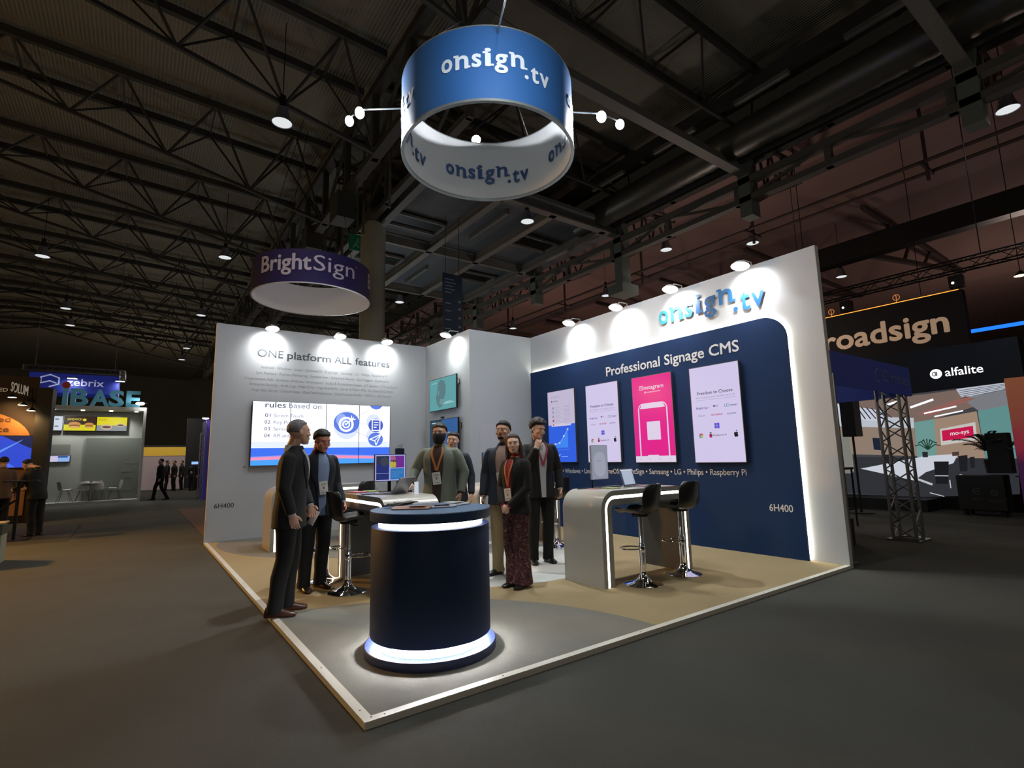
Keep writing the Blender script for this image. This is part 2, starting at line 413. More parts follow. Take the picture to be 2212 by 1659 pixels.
# second column far
# exit sign by the column
ex = thing('exit_sign', (5.3, 16.0, 9.75), 'green running-man exit sign hanging left of the round column', 'exit sign')
mb = MB(); mb.box(-.28, -.03, -.32, .28, .03, .32); mb.tube([(0,0,.3),(0,0,3.3)], .012, 5); mb.build('panel', ex, mat('sign_green','#123a2a',0.5,emis='#0d5a38',es=0.08))
mb = MB(); T = planeY(-.03)
for p in stroke([(-.12,-.2),(-.02,-.04),(.02,.1),(.1,.02)], .035)+stroke([(-.02,-.04),(.08,-.18)], .035): mb.poly(p, T, .004)
mb.poly(circ(.04,.16,.035,10), T, .004); polys(mb, stroke([(.18,.0),(.18,-.2)], .03), T, .004)
mb.build('pictogram', ex, mat('sign_pale','#9fc7b0',0.5))
# hanging info banner right of column
bn = thing('hanging_banner', (8.4, 14.0, 7.2), 'tall dark blue banner hanging in the hall right of the column', 'banner')
mb = MB(); mb.box(-.42, -.03, -1.6, .42, .03, 1.25); mb.build('fabric', bn, mat('banner_blue','#10283f',0.7))
mb = MB(); T = planeY(-.03)
for i, wd in enumerate((.42,.5,.36,.46,.3)):
    mb.poly([(-.36, 1.0-.13*i), (-.36+wd, 1.0-.13*i), (-.36+wd, 1.04-.13*i), (-.36, 1.04-.13*i)], T, .004)
for i, z in enumerate((.05,-.25,-.6,-.95,-1.25)):
    mb.poly([(-.34, z), (-.08, z), (-.08, z+.04), (-.34, z+.04)], T, .004); mb.poly([(.24, z+.1), (.34, z+.1), (.34, z+.18), (.24, z+.18)], T, .004)
mb.build('print', bn, mat('banner_print','#6d8296',0.6))
mb = MB(); mb.tube([(-.3,0,1.25),(-.3,0,3.6)], .01, 5); mb.tube([(.3,0,1.25),(.3,0,3.6)], .01, 5); mb.build('cable', bn, BLKM)

# ------------------------------------------------------------------ high-bay lamps
hb = thing('highbay_lamp', (0,0,0), 'x', 'ceiling lamp')
mb = MB(); mb.lathe([(.10,.42),(.13,.40),(.17,.22),(.24,.02),(.25,0),(.235,0),(.16,.2),(.12,.36),(.10,.37)], (0,0,0), 24)
mb.build('shade', hb, mat('lamp_shade','#9aa0b0',0.25,metal=.8), smooth=True)
mb = MB(); mb.lathe([(.232,.012),(.15,.05),(.001,.06)], (0,0,0), 24, cap=False); mb.build('lens', hb, glow('#dfe3e4', 1.0))
mb = MB(); mb.lathe([(.075,.40),(.075,.75),(.02,.78),(.02,.8)], (0,0,0), 12); mb.build('ballast', hb, BLKM, smooth=True)
mb = MB(); mb.tube([(0,0,.78),(0,0,2.85)], .012, 5); mb.build('cord', hb, BLKM)
LAMPS = [(1.38,10.2,'high-bay lamp hanging nearest above the left spotlights'),(-4.7,24.4,'high-bay lamp at the left edge of the ceiling'),(1.38,20.7,'high-bay lamp left of the purple hanging ring'),
 (16.5,-.55,'large high-bay lamp at the upper right of the ceiling'),(9.97,11.2,'high-bay lamp hanging just below the blue ring'),(16.5,10.1,'high-bay lamp above the wall sign, left one of two'),
 (19.0,7.7,'high-bay lamp above the wall sign, right one of two'),(26.8,7.5,'high-bay lamp right of the white wall top corner'),(-4.7,33.0,'far high-bay lamp at left, upper one of a close pair'),
 (-4.85,37.2,'far high-bay lamp at left, lower one of a close pair'),(1.4,30.9,'far high-bay lamp above the top left wall corner'),(1.38,41.2,'far high-bay lamp left of the stand, upper of two'),
 (1.38,46.2,'far high-bay lamp left of the stand, lower of two'),(10.0,22.7,'high-bay lamp between the column and the blue banner'),(18.9,15.9,'small high-bay lamp above the box corner of the stand'),
 (18.7,24.2,'small far high-bay lamp just over the wall tops'),(57,7.5,'small far high-bay lamp at the right edge')]
for i, (x, y, lb) in enumerate(LAMPS):
    o = hb if i == 0 else copy_tree(hb)
    o.location = (x, y, 9.9); relabel(o, lb)
for (x, y) in ((1.38,10.2),(1.38,20.7),(-4.7,24.4),(16.5,-.55),(9.97,11.2),(16.5,10.1),(26.8,7.5),(10,22.7),(1.4,30.9),(18.9,15.9)):
    l = bpy.data.lights.new('highbay_bulb', 'SPOT'); l.energy = P_HIGHBAY*4; l.spot_size = 2.4; l.spot_blend = 1; l.color = (1,.95,.82); l.shadow_soft_size = .2
    o = bpy.data.objects.new('highbay_bulb', l); COL.objects.link(o); o.location = (x, y, 9.85)
# lamps behind the viewer, same kind
for i, (x, y) in enumerate(((1.38,-1.0),(-4.7,4),(9.97,-1.5),(1.38,-10),(-4.7,-8),(10,-11))):
    o = copy_tree(hb); o.location = (x, y, 9.9 if y > -2 or x < 0 else 9.9); relabel(o, 'high-bay lamp out of view over the aisle', 'high-bay lamps over the aisle')
    l = bpy.data.lights.new('highbay_bulb', 'SPOT'); l.energy = P_HIGHBAY*3; l.spot_size = 2.4; l.spot_blend = 1; l.color = (1,.93,.78); l.shadow_soft_size = .2
    q = bpy.data.objects.new('highbay_bulb', l); COL.objects.link(q); q.location = (x, y, 9.85)

# ================================================================== STAND PLATFORM
pf = thing('stand_platform', (0,0,0), 'raised rectangular stand floor with white edge and beige and grey carpet', 'platform')
mb = MB(); mb.box(0.0, 0.0, G+.001, W_, D_, -.004); mb.build('base', pf, EDGEW)
mb = MB(); mb.box(0,0,-.004, .055, D_, .002); mb.box(.055,0,-.004, W_, .055, .002); mb.build('edge_trim', pf, mat('edge_alu','#d6d4c8',.35))
mb = MB(); mb.box(.055,.055,-.004, W_, D_, 0); mb.build('beige_carpet', pf, mat('carpet_beige','#9c8a66',0.95,var=.05,vscale=2,bump=.4,bscale=220))
def arc_region(cx, cy, r, n=64): return [(cx + r*math.cos(2*PI*k/n), cy + r*math.sin(2*PI*k/n)) for k in range(n)]
def clip(P, x0, y0, x1, y1):
    for (ax, s, lim) in ((0,1,x0),(0,-1,x1),(1,1,y0),(1,-1,y1)):
        out = []
        for i in range(len(P)):
            a, b = P[i-1], P[i]; ia = s*(a[ax]-lim) >= 0; ib = s*(b[ax]-lim) >= 0
            if ia != ib:
                t = (lim-a[ax])/(b[ax]-a[ax]); out.append((a[0]+t*(b[0]-a[0]), a[1]+t*(b[1]-a[1])))
            if ib: out.append(b)
        P = out
    return P
TZ = lambda u, v, d: (u, v, d)
GC = mat('carpet_grey','#77756c',0.95,var=.06,vscale=2.5,bump=.4,bscale=220)
mb = MB(); mb.prism(clip(arc_region(0,0,2.42,96), .055,.055,W_,D_), TZ, -.002, .0012); mb.build('grey_carpet', pf, GC)
mb = MB(); mb.prism(clip(arc_region(2.9,7.2,2.78,96), .055,.055,W_-.01,D_), TZ, -.002, .0012); mb.build('grey_carpet', pf, GC)
mb = MB(); mb.prism(arc_region(2.9,3.3,1.53,72), TZ, -.002, .0008); mb.build('white_carpet', pf, mat('carpet_white','#b9bcb6',0.95,bump=.3,bscale=220))
mb = MB()
for (x, y) in ((.027,.15),(.03,.9),(.12,.027),(.9,.028),(.027,2.2),(2.2,.028),(4,.028),(.028,4),(.05,.04)): mb.lathe([(.006,.002),(.006,.0028)], (x,y,0), 8)
mb.build('screws', pf, BLKM)
# brown carpet of the next stand behind the left wall
mb = MB(); mb.box(.12, 8.8, G, 6, 17.6, G+.006); tag(mb.build('carpet', m=mat('carpet_brown','#5e4234',0.95,bump=.3,bscale=150)), 'reddish brown carpet beyond the left end of the white wall', 'carpet')
mb = MB(); mb.bar((-.5,-2.9,0),(0,0,0),.01)
lt = MB(); lt.X = Matrix.Translation((-1.36,-1.35,G+.006)) @ Matrix.Rotation(.5,4,'Z'); lt.box(-.02,-.009,0,.02,.009,.004)
tag(lt.build('paper_scrap', m=mat('paper','#cfcfc8',.7)), 'tiny white scrap of paper on the dark aisle carpet', 'litter')

# ================================================================== WALLS
# left-back wall (faces -y)
wa = thing('stand_wall', (0, 8.0, 0), 'white stand wall at the left with ONE platform ALL features lettering', 'exhibition wall')
mb = MB(); mb.box(0, 0, G, BX, .1, H_); mb.build('panel', wa, WHITE, bevel=.004)
T = planeY(0, 0)
mb = MB(); mb.mat(GREYTX)
mb.text('ONE', T, .71, 3.43, .21, .003, .004, width=.47); mb.text('platform', T, 1.255, 3.43, .21, .003, .018, width=.86); mb.text('ALL', T, 2.19, 3.43, .21, .003, .002, width=.36); mb.text('features', T, 2.63, 3.43, .21, .003, .014, width=.78)
mb.mat(mat('lettering_pale','#8f9194',.6))
rows = [("Android \u00b7 Windows \u00b7 Linux \u00b7 ChromeOS \u00b7 BrightSign \u00b7 Samsung \u00b7 LG \u00b7 Philips \u00b7 Raspberry Pi", .78, 3.36, 3.20),
 ("Sync Playback \u00b7 Remote Monitoring \u00b7 Remote View \u00b7 Scheduled Report \u00b7 Geo Triggers \u00b7 Dashboards", .70, 3.40, 3.085),
 ("Programmatic Ads \u00b7 Audience Analytics \u00b7 Interactions \u00b7 Audio & Automation Loops \u00b7 IoT Sensors \u00b7 LTS and Learn", .51, 3.60, 2.965),
 ("Enterprise Security \u00b7 Audit Logs \u00b7 Night Drop \u00b7 High-Availability \u00b7 Server & Player APIs \u00b7 On Demand Content", .60, 3.50, 2.86),
 ("Huge App Library \u00b7 Custom Apps \u00b7 Data Feed Integration \u00b7 Visual Content Builder \u00b7 HDMI-In \u00b7 8K Content", .64, 3.46, 2.75)]
for s, a, b, z in rows: mb.text(s, T, a, z, .075, .002, 0, width=b-a)
mb.mat(GREYTX); mb.text('6H400', T, .12, .585, .12, .003, .012, width=.32)
mb.build('lettering', wa)
# right wall (faces -x)
wb = thing('stand_wall', (W_, 0, 0), 'tall white stand wall at the right with the navy panel and onsign.tv sign', 'exhibition wall')
mb = MB(); mb.box(0, 0, G, .085, D_+.1, H_); mb.build('panel', wb, WHITE, bevel=.004)
mb = MB(); T = lambda u, v, d: (-d, u, v)
PNAV = [(.44,0),(5.97,0),(5.97,3.19)] + [(.76 - .32*math.sin(t) , 2.87+.32*math.cos(t)) for t in [PI/2*k/12 for k in range(13)]]
mb.prism(PNAV, T, .03, .065); np_ = mb.build('navy_panel', wb, NAVY)
# led strip behind panel along top and right edge
path = [(.455,.02)] + [(.76-.305*math.sin(t), 2.87+.305*math.cos(t)) for t in [PI/2*(1-k/12) for k in range(13)]] + [(5.95,3.175)]
mb = MB(); 
for (a, b) in zip(path[:-1], path[1:]): 
    mb.add([(-.006,a[0],a[1]),(-.028,a[0],a[1]),(-.028,b[0],b[1]),(-.006,b[0],b[1])], [(0,1,2,3)])
mb.build('led_strip', wb, glow('#fffbe8', 38.0))
TP = lambda u, v, d: (-.065-d, -u, v)     # u = -y
mb = MB(); mb.mat(mat('lettering_white','#d5dadf',.5))
mb.text('Professional Signage CMS', TP, -3.71, 2.80, .235, .003, .022, width=2.60)
mb.text('6H400', TP, -.88, .585, .13, .003, .014, width=.31)
items = ['Android','Windows','Linux','ChromeOS','BrightSign','Samsung','LG','Philips','Raspberry Pi']
mb.text(' \u2022 '.join(items), TP, -5.42, 1.045, .125, .003, .006, width=5.42-1.16)
mb.build('lettering', wb)
# onsign.tv sign : letters with individual baselines
def onsign(mb, T, u0, v0, k, d, mats=None, bold=.035, th=0.0):
    #          char  u0    u1   base  (x-height .25)
    L = [('o',.00,.19,.0,0),('n',.24,.45,.0,1),('s',.50,.65,.005,2),('i',.70,.80,.015,3),('g',.85,1.06,.015,4),('n',1.11,1.33,.05,5),('t',1.44,1.59,-.115,6),('v',1.61,1.80,-.115,7)]
    for c, a, b, z, i in L:
        if mats: mb.mat(mats[i])
        mb.text(c, T, u0+a*k, v0+z*k, .46*k, d, bold, width=(b-a)*k)
    if mats: mb.mat(mats[6])
    mb.poly(circ(u0+1.365*k, v0-.075*k, .035*k, 16), T, d)
    # slab serifs
    def bx(a, b, c, e, i):
        if mats: mb.mat(mats[i])
        mb.poly([(u0+a*k, v0+c*k),(u0+b*k, v0+c*k),(u0+b*k, v0+e*k),(u0+a*k, v0+e*k)], T, d+.0006)
    bx(.21,.29,.205,.24,1); bx(.40,.48,0,.032,1); bx(.67,.75,.225,.26,3); bx(.71,.84,.015,.048,3); bx(1.08,1.16,.255,.29,5); bx(1.28,1.38,.05,.082,5)
BL1 = mat('sign_blue','#2f6fa8',.35); BL2 = mat('sign_teal','#3aa6b8',.35); BL3 = mat('sign_deep','#275a8c',.35)
os_ = MB(); onsign(os_, lambda u, v, d: (-d, -u, v), -2.50, 3.50, 1.0, .022, [BL2,BL2,BL1,BL3,BL3,BL1,BL1,BL3], bold=.02)
os_.build('logo_letters', wb)

# storage box in the corner
bxo = thing('storage_box', (BX, BY, 0), 'white storage cabin in the corner of the stand with a flush door', 'storage cabin')
mb = MB(); mb.box(0, 0, G, W_-BX-.001, D_-BY+.1, H_); mb.build('walls', bxo, mat('box_white','#b4b9bc',0.55,bump=.05,bscale=18))
mb = MB(); mb.box(.22, -.004, .01, 1.02, 0, 2.06); dr = mb.build('door', bxo, mat('door_white','#b9bdbe',0.5), bevel=.002)
mb = MB(); mb.tube([(.3,-.02,1.05),(.3,-.05,1.05),(.42,-.05,1.05)], .009, 6); mb.build('handle', dr, ALU)

# ---- arm spotlights on wall tops
def armlight(loc, d, label, aim=None, power=1.0, grp='arm spotlights along the wall tops'):
    # d = horizontal unit direction away from wall ; wall surface at loc
    t = thing('arm_spotlight', loc, label, 'spotlight', group=grp)
    dx, dy = d
    mb = MB(); mb.tube([(0,0,0),(0,0,.06),(dx*.2,dy*.2,.05),(dx*.28,dy*.28,-.02)], .008, 6); mb.box(-.03,-.03,-.01,.03,.03,.012); mb.build('arm', t, mat('arm_white','#b8b8b4',.4))
    hx, hy, hz = dx*.30, dy*.30, -.05
    n = Vector((dx*.22, dy*.22, -1)).normalized(); q = n.to_track_quat('Z','Y').to_matrix().to_4x4()
    mb = MB(); mb.X = Matrix.Translation((hx,hy,hz)) @ q
    mb.lathe([(.035,-.06),(.09,-.03),(.125,.012),(.118,.012),(.115,.0)], (0,0,0), 20); mb.build('head', t, _M['arm_white'], smooth=True)
    mb = MB(); mb.X = Matrix.Translation((hx,hy,hz)) @ q
    mb.lathe([(.118,.008),(.118,.014),(.095,.032),(.05,.045),(.001,.05)], (0,0,0), 20); mb.build('lens', t, glow('#fffef2', 30.0), smooth=True)
    L = Vector(loc) + Vector((hx-dx*.03,hy-dy*.03,hz)) + n*.07
    spot('bulb', L, L + Vector((-dx*.30, -dy*.30, -.26)), P_WALL*power*1.1, 125, 1.0, (.97,.99,1), t, .04)
    return t
for x, lb in ((.91,'leftmost arm spotlight on the left wall top'),(2.21,'middle arm spotlight on the left wall top'),(3.24,'right arm spotlight on the left wall top')): armlight((x, 8.03, 4.0), (0,-1), lb)
armlight((BX+.03, 6.52, 4.0), (-1,0), 'arm spotlight on top of the storage cabin', power=.8)
for y, lb in ((4.44,'arm spotlight on the right wall top nearest the cabin'),(3.21,'second arm spotlight from the cabin on the right wall top'),(2.05,'third arm spotlight from the cabin, left of the wall logo'),(.87,'arm spotlight nearest the outer corner, right above the wall logo')): armlight((W_+.03, y, 4.0), (-1,0), lb, power=1.15)

# ================================================================== SCREENS
PALE = glow('#c6bedd', 1.0); LILAC = glow('#cfc6e8', 1.0); INK = glow('#45425a', 1.0); INKL = glow('#8f88a8', 1.0)
def display(loc, face, wd, ht, depth, label, name='wall_display', cat='screen', group=None, bez=.008, rz=0, bezmat=None):
    """loc: bottom centre of the screen face. face 'x' looks to -x, 'y' looks to -y. Returns (thing, MB for the picture, T) with T(u,v,d), origin bottom left"""
    t = thing(name, loc, label, cat, rz, group)
    T = (lambda u, v, d: (-d, wd/2-u, v)) if face == 'x' else (lambda u, v, d: (u-wd/2, -d, v))
    mb = MB(); P = [(-bez,-bez),(wd+bez,-bez),(wd+bez,ht+bez),(-bez,ht+bez)]
    mb.prism(P, T, -depth, -.001); mb.build('casing', t, bezmat or BLK)
    return t, MB(), T
BEZ = mat('bezel_grey','#5b5f6a',.4,metal=.4)
def fill(mb, T, x0, y0, x1, y1, m, d=.001): mb.mat(m); mb.poly([(x0,y0),(x1,y0),(x1,y1),(x0,y1)], T, d)
def freedom(mb, T, w, h, k=1.0):
    bg = LILAC; fill(mb, T, 0, 0, w, h, bg, 0)
    D = .0012
    mb.mat(INK); mb.text('Freedom to Choose', T, w/2, h*.705, .068, D, .012, 'C', width=w*.72)
    mb.mat(INKL); mb.text('ANY SIGNAGE ANY BRAND, ANY OS', T, w/2, h*.665, .032, D, 0, 'C', width=w*.80); fill(mb, T, w*.10, h*.645, w*.92, h*.6475, INKL, D)
    mb.mat(glow('#4a4396')); mb.text('Bright', T, w*.10, h*.555, .045, D, .012, width=w*.15); mb.text('Sign', T, w*.255, h*.555, .045, D, 0, width=w*.10)
    mb.mat(INK); mb.poly(circ(w*.47, h*.575, .015, 14), T, D); mb.text('LG', T, w*.50, h*.565, .038, D, .006)
    mb.mat(glow('#4a93a5')); polys(mb, ringstroke(w*.70, h*.57, .02, .007, 14), T, D); polys(mb, ringstroke(w*.745, h*.57, .02, .007, 14), T, D); mb.mat(INK); mb.text('SMART', T, w*.79, h*.558, .034, D, .008, width=w*.15)
    mb.mat(INKL); mb.text('PHILIPS', T, w*.13, h*.475, .034, D, .006, width=w*.15); mb.mat(glow('#b03866')); mb.text('SHARP', T, w*.40, h*.475, .038, D, .012, width=w*.23); mb.mat(INK); mb.text('SONY', T, w*.72, h*.475, .034, D, .006, width=w*.18)
    mb.mat(glow('#5a4bd0'))
    for (a, b) in ((0,0),(1,0),(0,1),(1,1)):
        x0 = w*.45 + a*.042; y0 = h*.345 + b*.040; mb.poly([(x0,y0),(x0+.037,y0-.004),(x0+.037,y0+.038),(x0,y0+.034)], T, D)
    cy = h*.275
    for a0, c in ((30,'#c23b4a'),(150,'#4a9b52'),(270,'#cbb13c')):
        mb.mat(glow(c)); polys(mb, ringstroke(w*.16, cy, .026, .02, 8, a0, a0+120), T, D)
    mb.mat(glow('#4f8fd8')); mb.poly(circ(w*.16, cy, .012, 12), T, D)
    mb.mat(glow('#9b2350')); mb.poly(circ(w*.36, cy-.004, .026, 14, .030), T, D); mb.mat(glow('#47783f')); mb.poly([(w*.36-.02,cy+.04),(w*.36,cy+.022),(w*.36+.02,cy+.04),(w*.36,cy+.05)], T, D+.0003)
    mb.mat(INK); mb.text('Raspberry Pi', T, w*.415, cy-.012, .036, D, .004, width=w*.26)
    mb.mat(glow('#1b1724')); ax = w*.86; mb.poly([(ax-.032,cy+.012),(ax-.022,cy+.032),(ax,cy+.024),(ax+.022,cy+.032),(ax+.03,cy+.018),(ax+.022,cy+.002),(ax+.032,cy-.02),(ax+.014,cy-.042),(ax,cy-.036),(ax-.016,cy-.042),(ax-.03,cy-.018)], T, D); mb.poly([(ax,cy+.034),(ax+.016,cy+.046),(ax+.016,cy+.062),(ax+.002,cy+.05)], T, D)
sx = W_-.065-.055
SW, SH = .80, 1.42
# 1 chart display
t, mb, T = display((sx, 4.94, 1.26), 'x', SW, SH, .05, 'portrait wall display with a blue chart, leftmost of the four on the navy panel', bezmat=BEZ)
fill(mb, T, 0, .74, SW, SH, glow('#bfb6d0'), 0); fill(mb, T, 0, 0, SW, .74, glow('#2f5fdf'), 0); fill(mb, T, .10, .71, .68, .76, glow('#cfc8de'), .0012)
mb.mat(INKL); mb.text('EU Cargo Port', T, .10, 1.29, .045, .0012, 0); mb.mat(INK); mb.poly(circ(.125, 1.22, .018, 12), T, .0012); mb.text('GDP info', T, .16, 1.205, .04, .0012, .003)
for i in range(5):
    y = 1.08-.085*i; mb.mat(glow('#a8305a') if i > 2 else INKL); mb.poly([(.14,y-.018),(.185,y-.018),(.185,y+.022),(.14,y+.022)], T, .0012)
    mb.mat(INKL); mb.text('Data row', T, .24, y, .03, .0012, 0); mb.text('00:00', T, .50, y, .03, .0012, 0, width=.16); fill(mb, T, .10, y-.035, .70, y-.032, INKL, .0012)
mb.mat(glow('#3f86f0')); mb.poly([(.22,.28),(.58,.28),(.58,.62),(.46,.50),(.34,.37),(.22,.35)], T, .0011)
mb.mat(glow('#b9d2ff')); polys(mb, stroke([(.20,.35),(.33,.37),(.46,.50),(.58,.63)], .007), T, .0013)
for p in ((.20,.35),(.33,.37),(.46,.50),(.58,.63)): mb.poly([(p[0]-.022,p[1]-.008),(p[0]+.022,p[1]-.008),(p[0]+.022,p[1]+.024),(p[0]-.022,p[1]+.024)], T, .0015)
fill(mb, T, .18, .235, .62, .238, glow('#7fa4f5'), .0013); mb.mat(glow('#b9d2ff')); polys(mb, stroke([(.28,.10),(.34,.15)], .014), T, .0013); fill(mb, T, .37, .10, .56, .108, glow('#b9d2ff'), .0013)
mb.build('screen', t)
# 2 and 4 logo displays
t, mb, T = display((sx, 3.81, 1.25), 'x', SW, SH, .05, 'pale portrait wall display behind the standing tablet, second from the left', bezmat=BEZ)
freedom(mb, T, SW, SH); mb.build('screen', t)
t, mb, T = display((sx, 1.52, 1.23), 'x', SW, SH, .05, 'pale portrait wall display with rows of logos, rightmost of the four on the navy panel', bezmat=BEZ)
freedom(mb, T, SW, SH); mb.build('screen', t)
# 3 pink
t, mb, T = display((sx, 2.67, 1.24), 'x', SW, SH, .05, 'bright pink portrait wall display with a white phone outline', bezmat=BEZ)
PK = glow('#e01f8a'); PW = glow('#dccfe6')
fill(mb, T, 0, .10, SW, SH, PK, 0); fill(mb, T, 0, 0, SW, .10, PW, 0)
mb.mat(PW); mb.text('Instagram', T, .23, 1.20, .092, .0012, .02, width=.42); polys(mb, stroke([(.155,1.20),(.215,1.20),(.215,1.265),(.155,1.265),(.155,1.20)], .008), T, .0012); polys(mb, ringstroke(.185,1.232,.014,.006,10), T, .0012)
mb.text('@instagramhandle', T, .25, 1.14, .036, .0012, .004, width=.33)
mb.mat(PW)
for p in ringstroke(.21,.86,.10,.02,8,90,180)+ringstroke(.59,.86,.10,.02,8,0,90): mb.poly(p, T, .0012)
mb.poly([(.20,.88),(.60,.88),(.66,.885),(.60,.97),(.20,.97),(.14,.885)], T, .0012); fill(mb, T, .10, .10, .125, .87, PW, .0012); fill(mb, T, .675, .10, .70, .87, PW, .0012)
fill(mb, T, .27, .36, .54, .66, PW, .0012); fill(mb, T, .26, .10, .48, .115, PW, .0014)
mb.mat(INKL); [mb.poly(circ(x,.05,.008,8), T, .0012) for x in (.10,.30,.50,.70)]
mb.build('screen', t)

# video wall on the left wall: four portrait panels
vw = thing('video_wall', (2.025, 7.90, 1.325), 'large four-panel video wall showing rules text and blue icons', 'video wall')
VW, VH = 2.74, 1.225
mb = MB()
for i in range(4): mb.box(-VW/2+i*VW/4+.003, .006, 0, -VW/2+(i+1)*VW/4-.003, .085, VH)
mb.build('panel_casing', vw, BLK)
T = lambda u, v, d: (u-VW/2, .005-d, v)
mb = MB(); WHT = glow('#e9edff', 1.55); VB = glow('#3f6ee8', 1.15); VB2 = glow('#4a9bf2', 1.15); VP = glow('#e88fb4', 1.15); VI = glow('#5a78d8', 1.15); VL = glow('#c9d2f8', 1.3); VT = glow('#6f7380', 1.0); VTD = glow('#4b4f5e', 1.0)
for i in range(4):
    a = i*VW/4+.006; b = (i+1)*VW/4-.006
    fill(mb, T, a, .33, b, VH-.006, WHT, 0); fill(mb, T, a, .006, b, .33, VB, 0); fill(mb, T, a, .33, b, .45, glow('#cdd6fb',1.35), .0005)
    mb.mat(VB2); mb.poly([(a,.006),(b,.006),(b,.10+.02*math.sin(i+1)),(a,.10+.02*math.sin(i))], T, .0008)
    mb.mat(VP); mb.poly([(a,.10+.02*math.sin(i)),(b,.10+.02*math.sin(i+1)),(b,.15+.03*math.sin(i+1)),(a,.15+.03*math.sin(i))], T, .001)
    mb.mat(glow('#8f8fe0',1.15)); mb.poly([(a,.15+.03*math.sin(i)),(b,.15+.03*math.sin(i+1)),(b,.17+.03*math.sin(i+1)),(a,.17+.03*math.sin(i))], T, .001)
mb.mat(VTD); mb.text('rules', T, .22, 1.11, .15, .0015, .018, width=.37); mb.mat(VT); mb.text('based on', T, .65, 1.11, .15, .0015, 0, width=.62)
for i, (n, s, wd) in enumerate((('01','Screen Touch',.54),('02','Key Press',.40),('03','Sensors',.33),('04','API and IoT',.44))):
    y = .925-.13*i; mb.mat(VTD); mb.text(n, T, .22, y, .095, .0015, .010, width=.10); mb.mat(VT); mb.text(s, T, .38, y, .095, .0015, 0, width=wd)
mb.mat(VL); mb.poly(circ(1.79,.80,.27,32,.30), T, .0008); mb.mat(VI); mb.poly(circ(1.79,.84,.27,32,.225), T, .0011)
mb.mat(glow('#8fa6ec',1.2)); mb.poly(circ(1.68,.90,.11,24,.13), T, .0013)
mb.mat(WHT); polys(mb, ringstroke(1.78,.81,.135,.045,28), T, .0016); polys(mb, ringstroke(1.78,.81,.068,.028,20), T, .0016); mb.poly(circ(1.78,.81,.022,12), T, .0016); polys(mb, stroke([(1.78,.81),(1.93,.95)],.022)+stroke([(1.88,.90),(1.89,.99)],.018)+stroke([(1.88,.90),(1.97,.92)],.018), T, .0018)
for (x, y, c) in ((2.42,1.22,0),(2.42,.80,1),(2.42,.50,2)):
    if c:
        mb.mat(VL); mb.poly(circ(x-.05,y+.08,.16,24), T, .0008); mb.mat(VI if c == 2 else glow('#4a5fc0',1.1)); mb.poly(circ(x,y,.165,28,.145), T, .0012)
    else: mb.mat(VI); mb.poly([(2.28,VH-.006),(2.33,1.165),(2.42,1.14),(2.51,1.165),(2.56,VH-.006)], T, .0012)
mb.mat(WHT); polys(mb, stroke([(2.34,.69),(2.51,.69),(2.51,.92),(2.34,.92),(2.34,.69)],.02)+stroke([(2.38,.86),(2.47,.86)],.016)+stroke([(2.38,.81),(2.47,.81)],.016)+stroke([(2.38,.76),(2.43,.76)],.016), T, .0016)
polys(mb, stroke([(2.29,.50),(2.54,.61),(2.43,.38),(2.40,.47),(2.29,.50)],.018)+stroke([(2.40,.47),(2.54,.61)],.014), T, .0016)
mb.mat(VT); polys(mb, stroke([(2.0,.98),(2.26,1.12)],.006)+stroke([(2.06,.84),(2.24,.82)],.005)+stroke([(1.98,.66),(2.28,.54)],.006), T, .0014)
mb.build('screen', vw)
mb = MB(); mb.box(.62-.03-.03, 7.985, 1.33-.04, .60, 8.0, 1.37-.04); mb.X = None
tag(mb.build('wall_socket', m=mat('socket_grey','#8d8d8d',.5)), 'small grey box on the white wall left of the video wall', 'socket')
mb = MB(); mb.box(3.56, 7.955, 1.42, 3.76, 8.0, 1.63); mp = mb.build('media_player', m=mat('player_navy','#141a33',.4)); tag(mp, 'black media player box on the wall right of the video wall', 'media player')
mb = MB(); mb.tube([(3.60,7.97,1.63),(3.62,7.96,1.69),(3.69,7.96,1.69),(3.71,7.97,1.63)], .004, 5); mb.tube([(3.65,7.97,1.63),(3.67,7.96,1.67),(3.72,7.96,1.67)], .003, 5); mb.build('cable', mp, BLK)
mb = MB(); T = planeY(8.0); mb.mat(GREYTX); mb.text('QMUX', T, 3.69, 1.70, .035, .002, 0, width=.07); mb.build('sticker', mp)

# two monitors on the cabin side (face -x)
t, mb, T = display((BX-.085, 7.03, 2.43), 'x', 1.19, .69, .035, 'teal monitor with a grey portrait, upper one on the cabin side', bez=.012)
fill(mb, T, 0, 0, 1.19, .69, glow('#5fa0a4',.95), 0); mb.mat(glow('#5c7f86',.9)); mb.poly([(.36,.13),(.47,.04),(.58,.08),(.66,.22),(.74,.33),(.76,.50),(.68,.62),(.52,.66),(.40,.60),(.37,.45),(.34,.34),(.29,.29)], T, .001)
mb.mat(glow('#74969a',.9)); mb.poly([(.40,.34),(.45,.32),(.46,.40),(.42,.44)], T, .0013); mb.poly([(.45,.13),(.60,.10),(.66,.22),(.5,.24)], T, .0013)
fill(mb, T, .10, .60, .38, .615, glow('#9fc9cc',.9), .0011); fill(mb, T, .66, .115, 1.10, .135, glow('#a9d4d4',.9), .0014); fill(mb, T, .72, .145, 1.0, .16, glow('#a9d4d4',.9), .0014)
mb.build('screen', t)
mb = MB(); mb.box(.034, -.3, .2, .084, .3, .5); mb.tube([(.05,-.58,.60),(.07,-.63,.58),(.07,-.63,.50),(.05,-.60,.48)], .008, 6); mb.build('wall_bracket', t, BLKM)
t, mb, T = display((BX-.085, 6.99, 1.50), 'x', 1.22, .71, .035, 'dark blue monitor on the cabin side, lower one behind the masked man', bez=.012)
